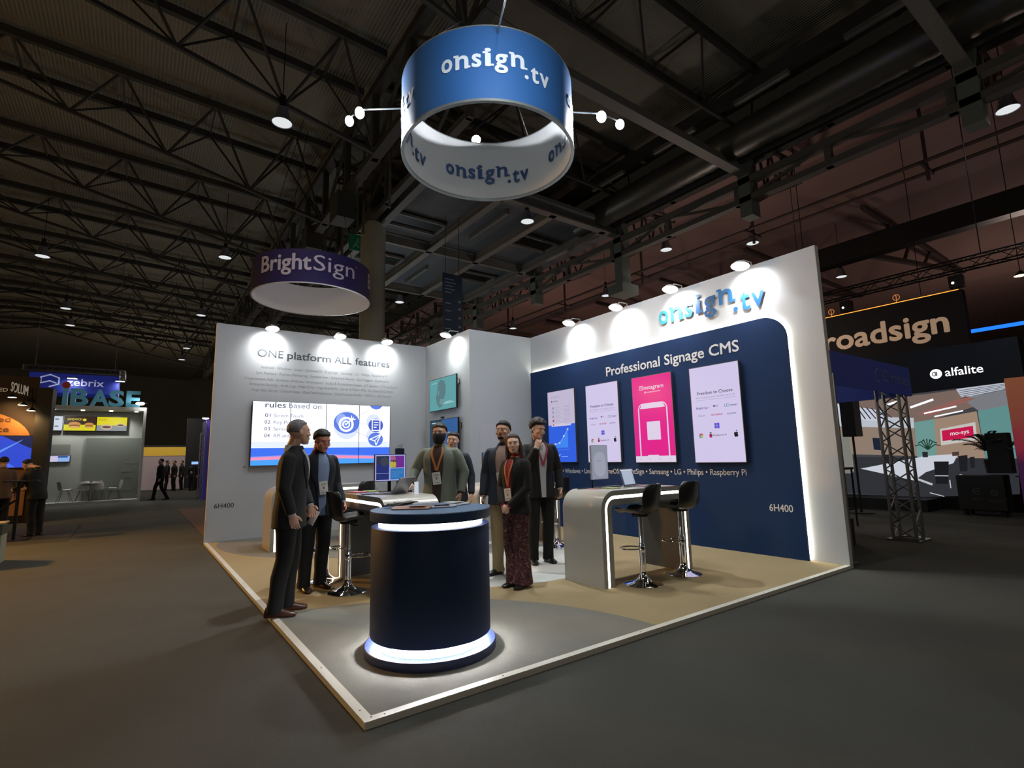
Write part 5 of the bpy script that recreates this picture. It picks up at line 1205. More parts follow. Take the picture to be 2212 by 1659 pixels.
for i, y in enumerate((3.45,.85)):
    mb = MB(); mb.box(-.12,-.14,-.42,.12,.14,-.10); mb.tube([(0,0,-.1),(0,0,.02)], .02, 6); mb.mat(BLKM)
    o = mb.build('stage_light', m=BLKM, loc=(16,y,5.9)); tag(o, ['small stage light on the black truss, left one','small stage light on the black truss, right one'][i], 'stage light')
    mb = MB(); mb.ell((-.13,.05,-.3),(.02,.03,.03),8,6); mb.build('lens', o, glow('#fff0d8',5))
# LED wall
lw_ = thing('led_wall', (14.2, 1.9, G), 'large LED wall showing a meeting room with a crimson sign', 'LED wall')
mb = MB(); mb.box(0,-2.3,0,.5,2.6,3.75); mb.build('frame', lw_, BLK)
T = lambda u, v, d: (-.004-d, u-1.9, v+.037)     # u is world y, v is world z
def L_(c, s=1.0): return glow(c, s)
PIC = [('#3f3f44',[(4.2,2.60),(-.14,2.74),(-.04,.35),(4.2,.10)]),('#77655d',[(2.9,2.62),(1.24,2.65),(.38,2.7),(.27,2.33),(1.22,2.04),(1.63,1.99),(2.9,2.2)]),('#b5bcc6',[(3.4,2.30),(1.63,2.10),(1.64,1.85),(3.4,1.99)]),
 ('#8c7a6d',[(3.4,2.01),(1.64,1.85),(1.65,1.18),(3.4,1.27)]),('#c4c8d8',[(3.3,2.62),(2.2,2.31),(2.3,2.06),(3.3,2.22)]),('#b9bfcc',[(.75,2.7),(-.14,2.74),(-.14,2.61),(.67,2.46)]),('#77797e',[(.67,2.46),(-.14,2.61),(-.14,2.24),(.41,2.16)]),
 ('#5d8c8a',[(.43,2.16),(-.15,2.26),(-.1,.98),(.42,1.01)]),('#9a8271',[(1.23,2.04),(.45,2.16),(.42,1.01),(1.28,1.18)]),('#6b9490',[(1.63,1.99),(1.23,2.04),(1.28,1.18),(1.66,1.15)]),('#8d5f58',[(1.55,2.2),(.6,2.52),(.45,2.44),(1.3,2.12)]),
 ('#2f3136',[(4.2,1.21),(-.1,1.10),(-.05,.35),(1.97,.19),(4.2,.3)]),('#c6cbd6',[(2.9,.88),(1.49,1.18),(.88,1.22),(.99,1.01),(1.53,.8),(1.78,.6)]),('#c0bfba',[(1.15,1.8),(.5,1.92),(.51,1.52),(1.17,1.42)]),('#c0184a',[(1.12,1.76),(.55,1.84),(.56,1.58),(1.13,1.52)]),
 ('#1a1b1e',[(1.35,1.05),(1.07,1.05),(1.14,.54),(1.37,.53)]),('#1d1e22',[(.89,1.17),(.72,1.19),(.76,.83),(.89,.82)]),('#202126',[(.69,1.14),(.60,1.15),(.62,.9),(.70,.9)]),('#222',[(2.36,1.23),(2.2,1.23),(2.22,1.07),(2.36,1.07)]),('#26272b',[(1.55,1.28),(1.44,1.28),(1.45,1.15),(1.55,1.15)]),('#4b3b38',[(.99,1.26),(.86,1.27),(.87,1.18),(.99,1.17)]),('#1b2233',[(2.55,1.66),(2.36,1.64),(2.38,1.34),(2.55,1.36)])]
mb = MB()
for i, (c, P) in enumerate(PIC): mb.mat(L_(c if len(c) > 4 else '#222226')); mb.poly(P, T, .0004*i)
D1 = .012
mb.mat(L_('#33353c'))
for i in range(9): y0 = 3.2-.115*i; mb.poly([(y0,2.60-.03*i),(y0-.04,2.59-.03*i),(y0-.22,2.14),(y0-.19,2.14)], T, D1)
for i in range(5): mb.poly([(.70-.0*i,2.66-.045*i),(-.13,2.715-.028*i),(-.13,2.705-.028*i),(.70,2.648-.045*i)], T, D1)
mb.mat(L_('#eef0f4',1.3)); polys(mb, stroke([(1.65,2.36),(1.21,2.5)],.05)+stroke([(1.4,2.19),(.8,2.30)],.035)+stroke([(1.21,2.10),(.69,2.19)],.03)+stroke([(2.2,2.45),(1.9,2.53)],.05), T, D1)
mb.mat(L_('#e8d8de')); mb.text('mo-sys', lambda u, v, d: (-.004-d, 1.05-u-1.9, v+.037+u*.12), .08, 1.63, .13, D1+.002, .014, width=.34)
mb.mat(L_('#b9bcc4')); polys(mb, stroke([(1.5,.32),(1.25,.25)],.02)+stroke([(1.36,.72),(1.12,.72)],.02)+stroke([(.9,.75),(.5,.72)],.02)+stroke([(1.1,.62),(1.1,.45)],.02)+stroke([(1.9,.72),(1.45,.52)],.05), T, D1)
mb.mat(L_('#1f3a2a'))
for k in range(7): a = math.radians(25+22*k); polys(mb, stroke([(1.43,1.33),(1.43+.16*math.cos(a),1.36+.22*math.sin(a)),(1.43+.26*math.cos(a),1.34+.20*math.sin(a))],.022), T, D1)
mb.build('screen', lw_)
mb = MB(); mb.mat(glow('#f2f2f4',1.4)); TL = lambda u, v, d: (-.004-d, 1.16-u-1.9, v+.037)
mb.poly(circ(.08,3.10,.115,24), TL, .002); mb.text('alfalite', TL, .25, 3.02, .27, .002, .012, width=.68)
mb.mat(BLK); polys(mb, ringstroke(.055,3.10,.045,.016,16)+stroke([(.10,3.15),(.05,3.05)],.014)+stroke([(.10,3.05),(.06,3.13)],.014), TL, .004)
mb.mat(glow('#ff2a55',2.0)); mb.poly(circ(-.80,3.02,.05,12), TL, .002); mb.poly(circ(-.80,3.14,.035,12), TL, .002); mb.build('header_lettering', lw_)
# sunset banner at far right
mb = MB(); mb.box(0,-.9,0,.05,-.30,2.75)
bm = mat('sunset_cloth','#a8564a',.7); nt = bm.node_tree; tc = nt.nodes.new('ShaderNodeTexCoord'); sp = nt.nodes.new('ShaderNodeSeparateXYZ'); ns = nt.nodes.new('ShaderNodeTexNoise'); ns.inputs['Scale'].default_value = 2.5
ad = nt.nodes.new('ShaderNodeMath'); ad.operation = 'MULTIPLY_ADD'; ad.inputs[1].default_value = .9; rp = nt.nodes.new('ShaderNodeValToRGB'); mdv = nt.nodes.new('ShaderNodeMath'); mdv.operation = 'DIVIDE'; mdv.inputs[1].default_value = 3.3
nt.links.new(tc.outputs['Object'], sp.inputs[0]); nt.links.new(tc.outputs['Object'], ns.inputs['Vector']); nt.links.new(ns.outputs[0], ad.inputs[0]); nt.links.new(sp.outputs[2], ad.inputs[2]); nt.links.new(ad.outputs[0], mdv.inputs[0]); nt.links.new(mdv.outputs[0], rp.inputs[0])
rp.color_ramp.elements[0].color = lin('#2a1f45'); rp.color_ramp.elements[1].color = lin('#b06a48')
for p_, c_ in ((.42,'#4b2050'),(.58,'#b0344c'),(.75,'#a85a48')): e_ = rp.color_ramp.elements.new(p_); e_.color = lin(c_)
nt.links.new(rp.outputs[0], nt.nodes['Principled BSDF'].inputs['Base Color']); nt.links.new(rp.outputs[0], nt.nodes['Principled BSDF'].inputs['Emission Color']); nt.nodes['Principled BSDF'].inputs['Emission Strength'].default_value = .28
tag(mb.build('backlit_banner', m=bm, loc=(13.0,0,G)), 'glowing orange and purple banner at the right edge', 'banner')
# black flight case, speaker and palm in front of the LED wall
fc = thing('flight_case', (13.0, .33, G), 'black flight case on castors before the LED wall', 'flight case')
mb = MB(); mb.box(0,-.38,.12,.55,.36,.82); mb.build('body', fc, mat('case_black','#0b0b0c',.6), bevel=.01)
for (a, b_) in ((.08,-.3),(.08,.28),(.47,-.3),(.47,.28)): mb = MB(); mb.lathe([(.045,0),(.045,.10),(.02,.12)], (a,b_,0), 12); mb.build('castor', fc, BLKM)
mb = MB(); T = lambda u,v,d: (-.002-d, -u, v); mb.mat(mat('case_logo','#4b4d50',.6)); polys(mb, ringstroke(-.05,.50,.06,.015,14,40,320)+stroke([(-.1,.5),(-.0,.5)],.014)+ringstroke(.22,.48,.055,.015,16)+ringstroke(.22,.48,.02,.01,10), T, .002); mb.text('mrs', T, -.12, .32, .09, .002, 0); mb.text('STUDIO', T, .12, .30, .06, .002, 0); mb.build('logo', fc)
sp_ = MB(); sp_.box(0,-.18,0,.35,.16,.82); o = sp_.build('loudspeaker', m=mat('spk_black','#0c0d0d',.7), loc=(13.25,.02,.82)); tag(o, 'black loudspeaker cabinet standing on the flight case among palm leaves', 'loudspeaker')
def palm(loc, label, n=16, L=.9, h=1.0, seed=1):
    t = thing('palm_plant', loc, label, 'plant'); rr = random.Random(seed)
    mb = MB(); mb.lathe([(.12,0),(.16,.28),(.15,.28),(.11,.26)], seg=16); mb.build('pot', t, BLK)
    st_ = MB(); lf = MB()
    for i in range(n):
        a = 2.4*i+rr.random()*.5; el = .55+.8*rr.random(); ln = L*(.7+.5*rr.random()); pts = []
        for k in range(9):
            q = k/8; r_ = ln*q*math.cos(el)*(1+.3*q); z = h*.45+ln*q*math.sin(el)*1.25-.55*ln*q*q; pts.append(Vector((r_*math.cos(a), r_*math.sin(a), z)))
        st_.tube([(0,0,.26)]+pts, [.008]*4+[.005]*6, 5)
        for k in range(2, 9):
            d = (pts[k]-pts[k-1]).normalized(); sd = d.cross(Vector((0,0,1))).normalized()
            for sg in (-1, 1):
                for e in (0, .5):
                    b0 = pts[k-1]*(1-e)+pts[k]*e; tip = b0+(sd*sg*.8+d*.9+Vector((0,0,-.35)))*(.20*ln*(1.15-.07*k)); m_ = (b0+tip)/2; w2 = d*.02
                    lf.add([b0, m_+w2, tip, m_-w2, m_+Vector((0,0,.004))], [(0,1,4),(1,2,4),(2,3,4),(3,0,4)])
    st_.build('stems', t, mat('palm_stem','#2c3a22',.6)); o = lf.build('leaves', t, mat('palm_leaf','#1f3524',.5)); return t
palm((13.45,.16,.82), 'dark palm plant behind the loudspeaker and flight case', 22, .62, .9, 3)
palm((13.5,-.62,G), 'dark palm plant beside the glowing banner at right', 14, .6, 1.1, 5)
# black stage edge, high tables and seats in front of LED wall
mb = MB(); mb.box(13.2,1.3,G,14.15,4.4,.22); tag(mb.build('low_stage', m=mat('stage_black','#131315',.6)), 'low black stage at the foot of the LED wall', 'stage')
for i, (x, y) in enumerate(((8.6,2.1),(9.6,1.7))):
    t = thing('high_table', (x,y,G), ['thin-legged black high table behind the right wall, nearer one','thin-legged black high table behind the truss tower, farther one'][i], 'table')
    mb = MB(); mb.box(-.3,-.3,1.04,.3,.3,1.08); mb.build('tabletop', t, BLK)
    for (a, b_) in ((-.27,-.27),(.27,-.27),(.27,.27),(-.27,.27)): mb = MB(); mb.bar((a,b_,0),(a,b_,1.05),.025); mb.build('leg', t, BLKM)
mb = MB(); mb.box(-.35,-.3,0,.35,.3,.38); tag(mb.build('equipment_case', m=mat('trunk','#15171a',.7), loc=(7.4,.95,G)), 'low dark trunk on the carpet behind the outer edge of the right wall', 'trunk')
ws = thing('white_screen', (12.75,2.95,G), 'pale rounded display panel behind the truss tower', 'display panel')
mb = MB(); mb.prism(rrect(-.5,.85,.45,1.75,.08,6), lambda u,v,d:(-d,-u,v), 0,.06); mb.build('panel', ws, mat('panel_pale','#b0b1a6',.5,emis='#b0b1a6',es=.35))
mb = MB(); mb.tube([(.03,0,0),(.03,0,.9)], .03, 8); mb.box(-.2,-.3,0,.25,.3,.03); mb.build('stand', ws, BLKM)
mb = MB(); T = lambda u,v,d:(-.061-d,-u,v)
for z in (1.58,1.33,1.14): mb.poly([(-.42,z),(.1,z),(.1,z+.018),(-.42,z+.018)], T, .002)
mb.build('print', ws, mat('print_grey','#6d6f6a',.6))
sk_ = MB(); sk_.box(0,-.14,1.7,.35,.14,2.55); sk_.tube([(.17,0,0),(.17,0,1.7)], .025, 8); sk_.lathe([(.25,0),(.25,.02)], (.17,0,0), 16); tag(sk_.build('loudspeaker', m=_M['spk_black'], loc=(12.0,2.22,G)), 'black loudspeaker on a pole behind the right wall edge', 'loudspeaker')
# truss towers with blue header
def tower(x, y, h, w=.29, lb=''):
    t = thing('truss_tower', (x,y,G), lb, 'truss tower')
    mb = MB(); box_truss(mb, (0,0,.03), (0,0,h), w, 11, .024); mb.build('truss', t, ALU)
    mb = MB(); mb.box(-w*.75,-w*.75,0,w*.75,w*.75,.02); mb.build('base_plate', t, ALU); return t
tower(8.75, .30, 2.35, .30, 'aluminium truss tower on the dark carpet right of the white wall')
tower(6.13, .22, 2.40, .22, 'aluminium truss leg right behind the outer edge of the white wall')
hd = thing('truss_header', (6.1,.30,2.2), 'blue mesh header banner spanning the truss towers', 'header banner')
mb = MB(); box_truss(mb, (.1,0,.28), (2.85,0,.28), .28, 12, .022); mb.build('truss', hd, ALU)
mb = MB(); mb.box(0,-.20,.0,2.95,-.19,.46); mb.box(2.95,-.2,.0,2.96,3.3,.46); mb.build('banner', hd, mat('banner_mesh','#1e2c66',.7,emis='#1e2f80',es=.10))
mb = MB(); T = lambda u,v,d:(u,-.20-d,v); mb.mat(mat('mesh_letter','#5a6c94',.6)); mb.text('3D modules', T, 1.75, .16, .26, .004, .008, width=1.1); polys(mb, ringstroke(1.62,.24,.09,.03,16,60,300), T, .004); mb.build('lettering', hd)
bl = MB(); bl.box(-.05,-3,0,.05,2.3,.12); tag(bl.build('blue_light_bar', m=glow('#1f6fff',1.6), loc=(24,2.2,5.6)), 'long blue glowing light bar beyond the black hanging sign', 'light bar')
wl = MB(); wl.lathe([(.02,.16),(.16,0),(.001,.0)], seg=16); wl.tube([(0,0,.15),(0,0,6)], .012, 5); o = wl.build('warm_lamp', m=BLKM, loc=(20,.24,6.4)); tag(o, 'small warm orange lamp near the right edge above the black sign', 'lamp')
mb = MB(); mb.lathe([(.15,-.002),(.001,-.03)], seg=14, cap=False); mb.build('lens', o, glow('#ffc88a',8)); spot('bulb', (20,.24,6.3), (20.5,-1,9.5), 120, 150, 1, (1,.5,.15), None, .1)
mb = MB(); mb.box(0,-4,0,6,6,.02)

# ================================================================== NEIGHBOURING STANDS, LEFT
zs_ = thing('white_stand', (-.85, 23.7, G), 'white exhibition stand with menu screens across the aisle at left', 'exhibition stand')
WS = mat('stand2_white','#b5b7b0',.6)
mb = MB(); mb.box(-3.6,0,0,0,4.5,.09); mb.build('platform', zs_, WS)
mb = MB(); mb.box(-3.4,.95,.09,-.02,1.05,3.8); mb.build('back_wall', zs_, mat('stand2_wall','#8f938e',.7))
mb = MB(); mb.box(-1.95,.90,.12,-.10,.955,2.62); mb.build('glass_panel', zs_, mat('glass_panel','#6a6f69',.25))
mb = MB(); mb.box(-3.35,0,3.72,0,.95,3.86); mb.build('canopy', zs_, WS)
mb = MB(); mb.box(-.10,-.01,.0,0,1.05,3.86); mb.build('side_post', zs_, WS)
mb = MB(); mb.box(-3.45,-.05,.0,-3.3,1.0,3.8); mb.build('side_post', zs_, mat('pillar_dark','#1a1614',.7))
TF = lambda u,v,d:(u,.895-d,v)
mb = MB(); mb.mat(mat('print_grey','#6d6f6a',.6)); mb.poly([(-3.2,1.98),(-2.42,1.98),(-2.42,2.36),(-3.2,2.36)], lambda u,v,d:(u,.945-d,v), .002)
for (u, v, a, b) in ((-.62,1.55,.35,.10),(-.7,1.2,.3,.16),(-.62,.95,.25,.05),(-.75,.45,.4,.14)): mb.poly([(u,v),(u+a,v),(u+a,v+b),(u,v+b)], TF, .002)
mb.build('print', zs_)
for i, x in enumerate((-3.0,-2.1,-1.2,-.35)):
    mb = MB(); mb.lathe([(.06,-.002),(.06,-.03)], (x,.35,3.72), 12); mb.build('downlight', zs_, glow('#fffbe8',9))
for x in (-2.6,-1.0): spot('stand_downlight', (-.85+x,24.1,3.6), (-.85+x,24.5,1), 150, 140, 1, (1,.98,.92), None, .1)
spot('canopy_flood', (-.95,23.45,4.05), (-1.6,23.8,3.6), 60, 150, 1, (1,.98,.92), None, .1)
fl = MB(); fl.box(-.14,-.06,-.05,.14,.06,.05); fl.tube([(.1,0,0),(.55,-.05,.03)], .012, 5); o = fl.build('flood_light', m=BLKM, loc=(-1.1,23.55,3.98)); tag(o, 'bright flood light on the top corner of the white stand at left', 'spotlight')
mb = MB(); mb.ell((0,-.07,-.02),(.15,.03,.06),12,8); mb.build('lens', o, glow('#ffffff',45))
# letters i B A S E standing on the canopy
LBm = mat('letter_blue','#4f93ad',.5,emis='#4f93ad',es=.12)
for ch, x0, wd, in (('i',-3.60,.18),('B',-3.35,.55),('A',-2.75,.62),('S',-2.15,.50),('E',-1.58,.48)):
    vs, fs = text_polys(ch, .03); xa = min(v[0] for v in vs); xb = max(v[0] for v in vs); ya = min(v[1] for v in vs); yb = max(v[1] for v in vs); hh = .68 if ch != 'i' else .70
    mb = MB(); n = len(vs); P = [((v[0]-xa)/(xb-xa)*wd, (v[1]-ya)/(yb-ya)*hh) for v in vs]
    V_ = [(p[0],0,p[1]) for p in P]+[(p[0],.12,p[1]) for p in P]
    from collections import Counter
    ec = Counter()
    for f in fs:
        for a, b in zip(f, f[1:]+f[:1]): ec[(a,b)] += 1
    side = [(a,b,b+n,a+n) for (a,b) in ec if (b,a) not in ec]
    mb.add(V_, [tuple(f) for f in fs]+[tuple(i+n for i in reversed(f)) for f in fs]+side)
    o = mb.build('standing_letter', m=LBm, loc=(x0,23.75,3.825)); tag(o, 'pale blue standing letter %s on the canopy of the white stand' % ch, 'letter')
    if ch == 'i':
        mb = MB(); mb.lathe([(.13,0),(.13,.14)], seg=20); mb.X = None; mb.v = [(x+.09, .13-z, y+.80) for x, y, z in mb.v]; mb.build('red_dot', o, mat('dot_red','#b03a3a',.5))
# menu screens
def menu(x, w, draw, label, z=2.87):
    t = thing('menu_screen', (x, 24.55, z), label, 'screen', group=None); mb = MB(); mb.box(-w/2,-.02,0,w/2,.05,.59); mb.build('casing', t, BLK)
    mb = MB(); draw(mb, lambda u,v,d:(u-w/2,-.021-d,v), w, .59); mb.build('screen', t)
def m1(mb,T,w,h):
    fill(mb,T,.01,.01,w-.01,h-.01,glow('#c9d2e0',1),0); mb.mat(glow('#6b7688')); [mb.poly(circ(w*.6,h*q,.07,12,.03),T,.002) for q in (.3,.78)]; [mb.poly(circ(w*.25,h*q,.04,12,.02),T,.002) for q in (.35,.82)]
def m2(mb,T,w,h):
    fill(mb,T,.01,h*.42,w-.01,h-.01,glow('#3a2a22',1),0); fill(mb,T,.01,.01,w-.01,h*.42,glow('#d6cf1e',1),0)
    for (cx, s) in ((.33,1.0),(.78,.75)):
        mb.mat(glow('#c98a4a')); mb.poly(circ(w*cx,h*.45,.19*s,16,.10*s),T,.002); mb.mat(glow('#8a5a2c')); mb.poly(circ(w*cx,h*.33,.18*s,16,.06*s),T,.003); mb.mat(glow('#d8a860')); mb.poly(circ(w*cx,h*.25,.17*s,16,.05*s),T,.004)
    mb.mat(glow('#d9c64a')); mb.text('SANDWICH',T,w*.10,h*.72,.13,.002,.01,width=w*.45); mb.poly(circ(w*.63,h*.76,.06,12),T,.002)
def m3(mb,T,w,h):
    fill(mb,T,.01,.01,w-.01,h*.45,glow('#8a8f96',1),0); fill(mb,T,.01,h*.40,w-.01,h-.01,glow('#dccf1c',1),.001); mb.mat(glow('#a89a20')); mb.text('BURGERS',T,w*.06,h*.74,.11,.003,.01,width=w*.26)
    for (cx, cy, s) in ((.33,.28,1.0),(.78,.42,.7)):
        mb.mat(glow('#c9b09a')); mb.poly(circ(w*cx,h*cy,.19*s,16,.11*s),T,.004); mb.mat(glow('#5a4030')); mb.poly(circ(w*cx,h*cy,.15*s,16,.05*s),T,.005)
menu(-3.80,.46,m1,'white menu screen, leftmost in the row on the white stand'); menu(-3.03,1.02,m2,'dark and yellow menu screen with sandwiches in the middle of the row'); menu(-2.0,1.02,m3,'yellow menu screen with burgers, rightmost in the row')
t = thing('menu_screen', (-3.62,24.60,1.62), 'narrow wide screen low on the wall of the white stand', 'screen'); mb = MB(); mb.box(-.38,0,0,.38,.05,.27); mb.build('casing', t, BLK); mb = MB(); T = lambda u,v,d:(u,-.001-d,v); fill(mb,T,-.36,.02,0,.25,glow('#c8c0dc'),0); fill(mb,T,0,.02,.36,.25,glow('#8fb0e4'),0); fill(mb,T,0,.18,.30,.24,glow('#274a8a'),.002); mb.build('screen', t)
# shell chairs and table
def shell_chair():
    t = thing('shell_chair', (0,0,0), 'x', 'chair', group='white shell chairs at the white stand')
    prof = [(.22,.44,.20),(.10,.43,.23),(-.08,.42,.23),(-.17,.46,.22),(-.21,.56,.22),(-.24,.70,.20),(-.26,.80,.14)]; nu = 8; vs = []
    for th in (0, .015):
        for (y, z, hw) in prof:
            for i in range(nu+1): u = -1+2*i/nu; vs.append((u*hw, y-th+abs(u)**2.5*(.07 if z > .5 else 0), z-th+abs(u)**2.5*(.07 if z < .5 else 0)))
    m = len(prof); n1 = (nu+1)*m; fs = []
    for j in range(m-1):
        for i in range(nu): a = j*(nu+1)+i; fs += [(a,a+1,a+nu+2,a+nu+1),(n1+a,n1+a+nu+1,n1+a+nu+2,n1+a+1)]
    mb = MB(); mb.add(vs, fs); mb.build('seat_shell', t, mat('shell_white','#c4c4bc',.4), smooth=True)
    for (a, b) in ((-1,-1),(1,-1),(1,1),(-1,1)): mb = MB(); mb.tube([(a*.10,b*.10,.42),(a*.23,b*.22,0)], [.012,.009], 6); mb.build('leg', t, mat('leg_wood','#6e5a44',.6))
    return t
sc_ = shell_chair()
for i, (x, y, r, lb) in enumerate(((-3.25,23.95,-1.3,'white shell chair at the left of the small round table'),(-2.72,24.25,.1,'white shell chair behind the small round table, left one'),(-2.25,24.3,-.2,'white shell chair behind the small round table, right one'),(-1.72,24.0,1.45,'white shell chair at the right of the small round table'))):
    o = sc_ if i == 0 else copy_tree(sc_); o.location = (x,y,.0535); o.rotation_euler = (0,0,r); relabel(o, lb)
t = thing('round_table', (-2.5,23.98,.0535), 'small round white table among the shell chairs', 'table'); mb = MB(); mb.lathe([(.30,.70),(.30,.72)], seg=24); mb.build('tabletop', t, _M['shell_white']); mb = MB(); mb.lathe([(.16,0),(.03,.03),(.025,.70)], seg=14); mb.build('pedestal', t, ALU, smooth=True)
# blue hanging box sign above
zb_ = thing('hanging_sign', (-3.75, 30, 5.0), 'blue hanging box sign with white lettering above the white stand', 'hanging sign')
mb = MB(); mb.box(-1.7,0,0,1.7,1.6,.95); mb.build('fabric_box', zb_, mat('zeb_blue','#1c2a78',.6,emis='#1c2f9a',es=.25))
mb = MB(); T = lambda u,v,d:(u,-d,v); mb.mat(mat('zeb_letter','#b9c0e0',.5,emis='#b9c0e0',es=.35)); mb.text('zebrix', T, -.32, .38, .50, .01, .012, width=1.42); polys(mb, stroke([(-.95,.28),(-.62,.42),(-.62,.72),(-.95,.86),(-1.28,.72),(-1.28,.44),(-.95,.56),(-.72,.46)],.06), T, .01); mb.build('lettering', zb_)
mb = MB(); box_truss(mb, (-1.9,-.2,1.12), (1.9,-.2,1.12), .24, 16, .02); box_truss(mb, (1.8,-.2,1.12), (1.8,1.7,1.12), .24, 8, .02); hang(mb, [(-1.5,-.2,1.2),(1.5,-.2,1.2)], 7.9); mb.build('truss', zb_, ALU)
for i, (x, y) in enumerate(((-3.85,29.6),(-2.0,29.7))):
    l = MB(); l.box(-.2,-.1,0,.2,.1,.06); o = l.build('sign_spotlight', m=BLKM, loc=(x,y,5.68)); tag(o, ['spotlight over the middle of the blue hanging sign','spotlight at the right end of the blue hanging sign'][i], 'spotlight'); mb = MB(); mb.box(-.18,-.08,-.012,.18,.08,-.002); mb.build('lens', o, glow('#e8ecff',20)); spot('bulb', (x,y,5.6), (x,30,5.2), 28, 140, 1, (.8,.85,1), None, .1)

# orange-lit stand at far left
os2 = thing('orange_stand', (-3.0, 16, G), 'dark stand with an orange lit arched panel at the far left', 'exhibition stand')
mb = MB(); mb.box(-.36,-.05,0,-.05,.75,3.6); mb.build('pillar', os2, mat('pillar_dark','#100d0b',.8))
mb = MB(); mb.box(-4,.1,0,-.36,.2,3.9); mb.build('back_wall', os2, mat('stand3_dark','#2b1d12',.8))
mb = MB(); arcp = [(-4,0.2),(-.42,0.2),(-.42,2.15)]+[(-.42-1.4*(1-math.cos(t)), 2.15+.85*math.sin(t)) for t in [PI/2*k/10 for k in range(1,11)]]+[(-4,3.05)]
mb.prism(arcp, lambda u,v,d:(u,.1-d,v), .002, .03); mb.build('orange_panel', os2, mat('orange_panel','#a36a35',.7))
mb = MB(); mb.mat(mat('orange_text','#5c3a1e',.7)); T = lambda u,v,d:(u,.066-d,v); mb.text('speed', T, -1.45, 2.66, .20, .004, .008, width=.60); mb.text('service', T, -1.62, 2.40, .20, .004, .008, width=.76); mb.mat(mat('orange_sign','#8c7d68',.6,emis='#a08f78',es=.5)); mb.text('CONNECTED', T, -1.9, 3.46, .14, .004, .01, width=.93); mb.mat(mat('stand3_letter','#9a9588',.6,emis='#9a9588',es=.4)); mb.build('lettering', os2)
mb = MB(); mb.mat(_M['stand3_letter']); mb.text('SOLUM', lambda u,v,d:(-.36-d+u*.9, -.06-u*.2, 3.15+v-u*.30), -.62, .15, .36, .0, .02, width=.40); mb.build('side_lettering', os2)
t = thing('wall_display', (-3.75,15.98,1.40), 'glowing blue screen on the orange stand at the left edge', 'screen'); mb = MB(); mb.box(-1.2,0,0,.42,.08,.86); mb.build('casing', t, BLK)
mb = MB(); T = lambda u,v,d:(u,-.002-d,v); fill(mb,T,-1.18,.02,.40,.84,glow('#2f49c8',1.1),0); mb.mat(glow('#5f8ae0',1.1)); mb.poly([(-.35,.30),(.15,.70),(.20,.76),(-.30,.42)],T,.003); mb.mat(glow('#1c2550',1)); mb.poly([(-.2,.84),(.40,.84),(.40,.50)],T,.002); mb.mat(glow('#4a6af0',1.1)); mb.poly([(-1.18,.02),(.1,.02),(-.3,.35),(-1.18,.5)],T,.002); mb.build('screen', t)
for i, (x, z) in enumerate(((-3.82,3.24),(-3.60,3.04),(-3.42,2.90))):
    l = MB(); l.lathe([(.02,.10),(.10,.02),(.11,0)], seg=12); l.bar((0,0,.08),(0,.25,.3),.015); o = l.build('panel_spotlight', m=BLKM, loc=(x,15.72,z)); tag(o, 'small warm spotlight over the orange arched panel, %s of three' % ('upper left','middle','lower right')[i], 'spotlight')
    mb = MB(); mb.lathe([(.095,.001),(.001,-.01)], seg=12, cap=False); mb.build('lens', o, glow('#fff0c8',10)); spot('bulb', (x,15.7,z-.05), (x,16.1,z-1.2), 38, 150, 1, (1,.62,.25), None, .05)
spot('orange_flood', (-6.5,12.5,4.2), (-2.0,6.0,0), 2600, 95, 1, (1,.50,.12), None, .3)
# low counter, laptop stand and bin at left edge
t = thing('white_bin', (-2.86,8.4,G), 'pale square bin cut by the left edge of the photo', 'bin'); mb = MB(); mb.box(-.24,-.22,0,.22,.22,.42); mb.build('body', t, mat('bin_pale','#8f9078',.5)); mb = MB(); mb.box(-.24,-.22,.42,.22,.22,.58); mb.build('collar', t, mat('bin_glass','#4a4c3e',.3)); mb = MB(); mb.box(-.25,-.23,.58,.23,.23,.60); mb.build('rim', t, mat('bin_rim','#a39468',.4))
t = thing('laptop_stand', (-2.95,11.55,G), 'dark slim lectern table with a laptop by the leaning man', 'table'); mb = MB(); mb.bar((0,0,0),(0,0,1.15),.05); mb.build('post', t, BLKM); mb = MB(); mb.box(-.22,-.2,1.15,.30,.2,1.18); mb.build('tabletop', t, BLK); mb = MB(); mb.bar((-.35,0,.55),(0,0,.8),.04); mb.build('brace', t, BLKM); mb = MB(); mb.box(-.25,-.25,0,.25,.25,.02); mb.build('base_plate', t, BLKM)
rp_ = MB(); rp_.add([(-3.2,10.6,G),(-2.05,10.6,G+.001),(-2.1,14.2,G+.05),(-3.2,14.2,G+.05),(-3.2,10.6,G-.01),(-2.05,10.6,G-.01),(-2.1,14.2,G-.01),(-3.2,14.2,G-.01)],[(0,1,2,3),(7,6,5,4),(0,4,5,1),(1,5,6,2),(2,6,7,3),(3,7,4,0)]); tag(rp_.build('stand_edge', m=mat('edge_dark','#2b2924',.7)), 'dark raised edge of the orange stand beside the leaning man', 'platform')
person((-2.72,12.1,G), (-.75,.55), 'man in black bending over a laptop on the orange-lit stand at left', H=1.68, skin='pale', hair='#120e0c', top='#101010', shirt='#101010', bottom='#0a0a0b', shoes='#0d0c0c', vox=2.0, lanyard=None, cuff=False, jacket_open=.1,
  P=dict(head=(0,.30,1.58), re=(.24,.18,1.12), rw=(.15,.40,1.05), le=(-.24,.18,1.12), lw=(-.15,.40,1.05), rs=(.17,.16,1.38), ls=(-.17,.16,1.38)), lean=.20, headpitch=-.5)
person((-3.47,13.3,G), (-.3,.95), 'person in a brown jacket cut by the left edge of the photo', H=1.70, skin='pale', hair='#2a1a12', top='#6a5038', shirt='#6a5038', bottom='#101010', shoes='#0d0c0c', vox=2.0, cuff=False, jacket_open=.1)
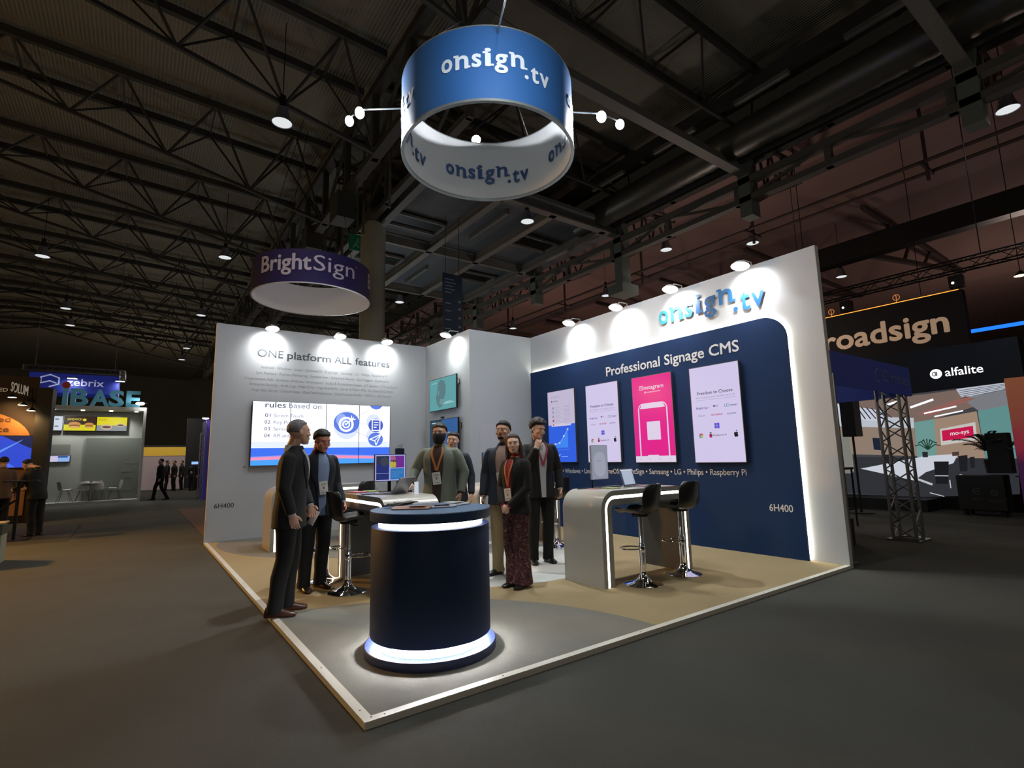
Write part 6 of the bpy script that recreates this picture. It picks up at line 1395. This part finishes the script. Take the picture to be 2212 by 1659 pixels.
# far yellow-white stand and the crowd in the aisle
fy = thing('yellow_stand', (0, 36, G), 'far white stand with a glowing yellow band beyond the aisle', 'exhibition stand')
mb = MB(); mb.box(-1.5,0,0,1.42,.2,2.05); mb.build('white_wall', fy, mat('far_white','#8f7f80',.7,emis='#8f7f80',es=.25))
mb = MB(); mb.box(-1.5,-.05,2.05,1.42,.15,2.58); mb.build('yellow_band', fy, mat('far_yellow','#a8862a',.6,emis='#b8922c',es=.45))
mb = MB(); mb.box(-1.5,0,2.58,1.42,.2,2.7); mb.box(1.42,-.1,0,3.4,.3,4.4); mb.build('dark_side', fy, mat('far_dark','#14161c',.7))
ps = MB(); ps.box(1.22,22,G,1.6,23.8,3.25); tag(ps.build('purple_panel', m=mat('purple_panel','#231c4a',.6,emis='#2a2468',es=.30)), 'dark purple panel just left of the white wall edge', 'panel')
sl = MB(); sl.box(-.12,-.1,0,.12,.1,.06); sl.tube([(0,0,.0),(.1,0,-.6)], .012, 5); o = sl.build('panel_spotlight', m=BLKM, loc=(1.16,21.9,3.3)); tag(o, 'small violet spotlight over the dark purple panel', 'spotlight'); mb = MB(); mb.ell((-.02,-.06,-.02),(.12,.05,.04),10,6); mb.build('lens', o, glow('#b9a8ff',14)); spot('bulb', (1.1,21.8,3.2), (1.3,22.2,2.6), 20, 140, 1, (.6,.5,1), None, .05)
mb = MB(); box_truss(mb, (1.05,21.6,0), (1.05,21.6,2.7), .14, 10, .015); tag(mb.build('slim_truss', m=ALU, loc=(0,0,G)), 'slim truss post beside the dark purple panel', 'truss')
mb = MB(); mb.box(-.16,-.03,0,.16,.03,.16); mb.tube([(0,0,-1.3),(0,0,0)], .02, 6); o = mb.build('far_screen', m=BLK, loc=(1.45,29.5,1.42)); mb = MB(); mb.box(-.15,-.035,.01,.15,-.031,.15); mb.build('screen', o, glow('#7fa0ff',1.6)); tag(o, 'small glowing screen above the crowd beside the purple panel', 'screen')
CROWD = [((-.2,23.9),(-.95,-.1),1.73,'man in a dark suit with a white badge walking in the aisle',dict(rk=(.10,.16,.52),ra=(.10,.20,.10),la=(-.10,-.28,.10),lk=(-.10,-.06,.5))),
 ((-.42,40.0),(.3,.95),1.78,'dark figure with a pale bag seen from behind, left in the far aisle',{}),((-.62,44.5),(.6,.8),1.72,'dark figure at the very edge of the white stand in the far aisle',{}),
 ((.42,34.0),(.9,.1),1.75,'man in a dark coat and white shirt standing in the far aisle',{}),((.72,32.8),(-.8,-.3),1.72,'dark-suited figure facing left in the middle of the far aisle',{}),
 ((1.15,33.9),(-.9,-.2),1.72,'dark figure right of centre in the far aisle',{}),((1.55,31.8),(-.5,-.9),1.66,'dark figure holding a paper near the purple panel',{}),((1.78,33.0),(-.7,-.6),1.68,'dark figure nearest the white wall edge in the far aisle',{})]
for i, ((x, y), f, h_, lb, P_) in enumerate(CROWD):
    person((x,y,G), f, lb, H=h_, skin='tan', hair='#15110f', top='#0f0f12', shirt='#8d8f96' if i in (0,3) else '#1b1b20', bottom='#0b0b0d', shoes='#0d0c0c', vox=2.6, cuff=False, jacket_open=.3, badge=(i == 0 or i == 6), P=P_, group=None)
bg_ = MB(); bg_.box(-.16,-.05,0,.16,.05,.30); bg_.tube([(-.08,0,.3),(-.05,0,.42),(.05,0,.42),(.08,0,.3)], .006, 5); tag(bg_.build('carrier_bag', m=mat('bag_grey','#6f7270',.6), loc=(-.13,39.9,.42)), 'pale carrier bag held by a figure in the far aisle', 'bag')
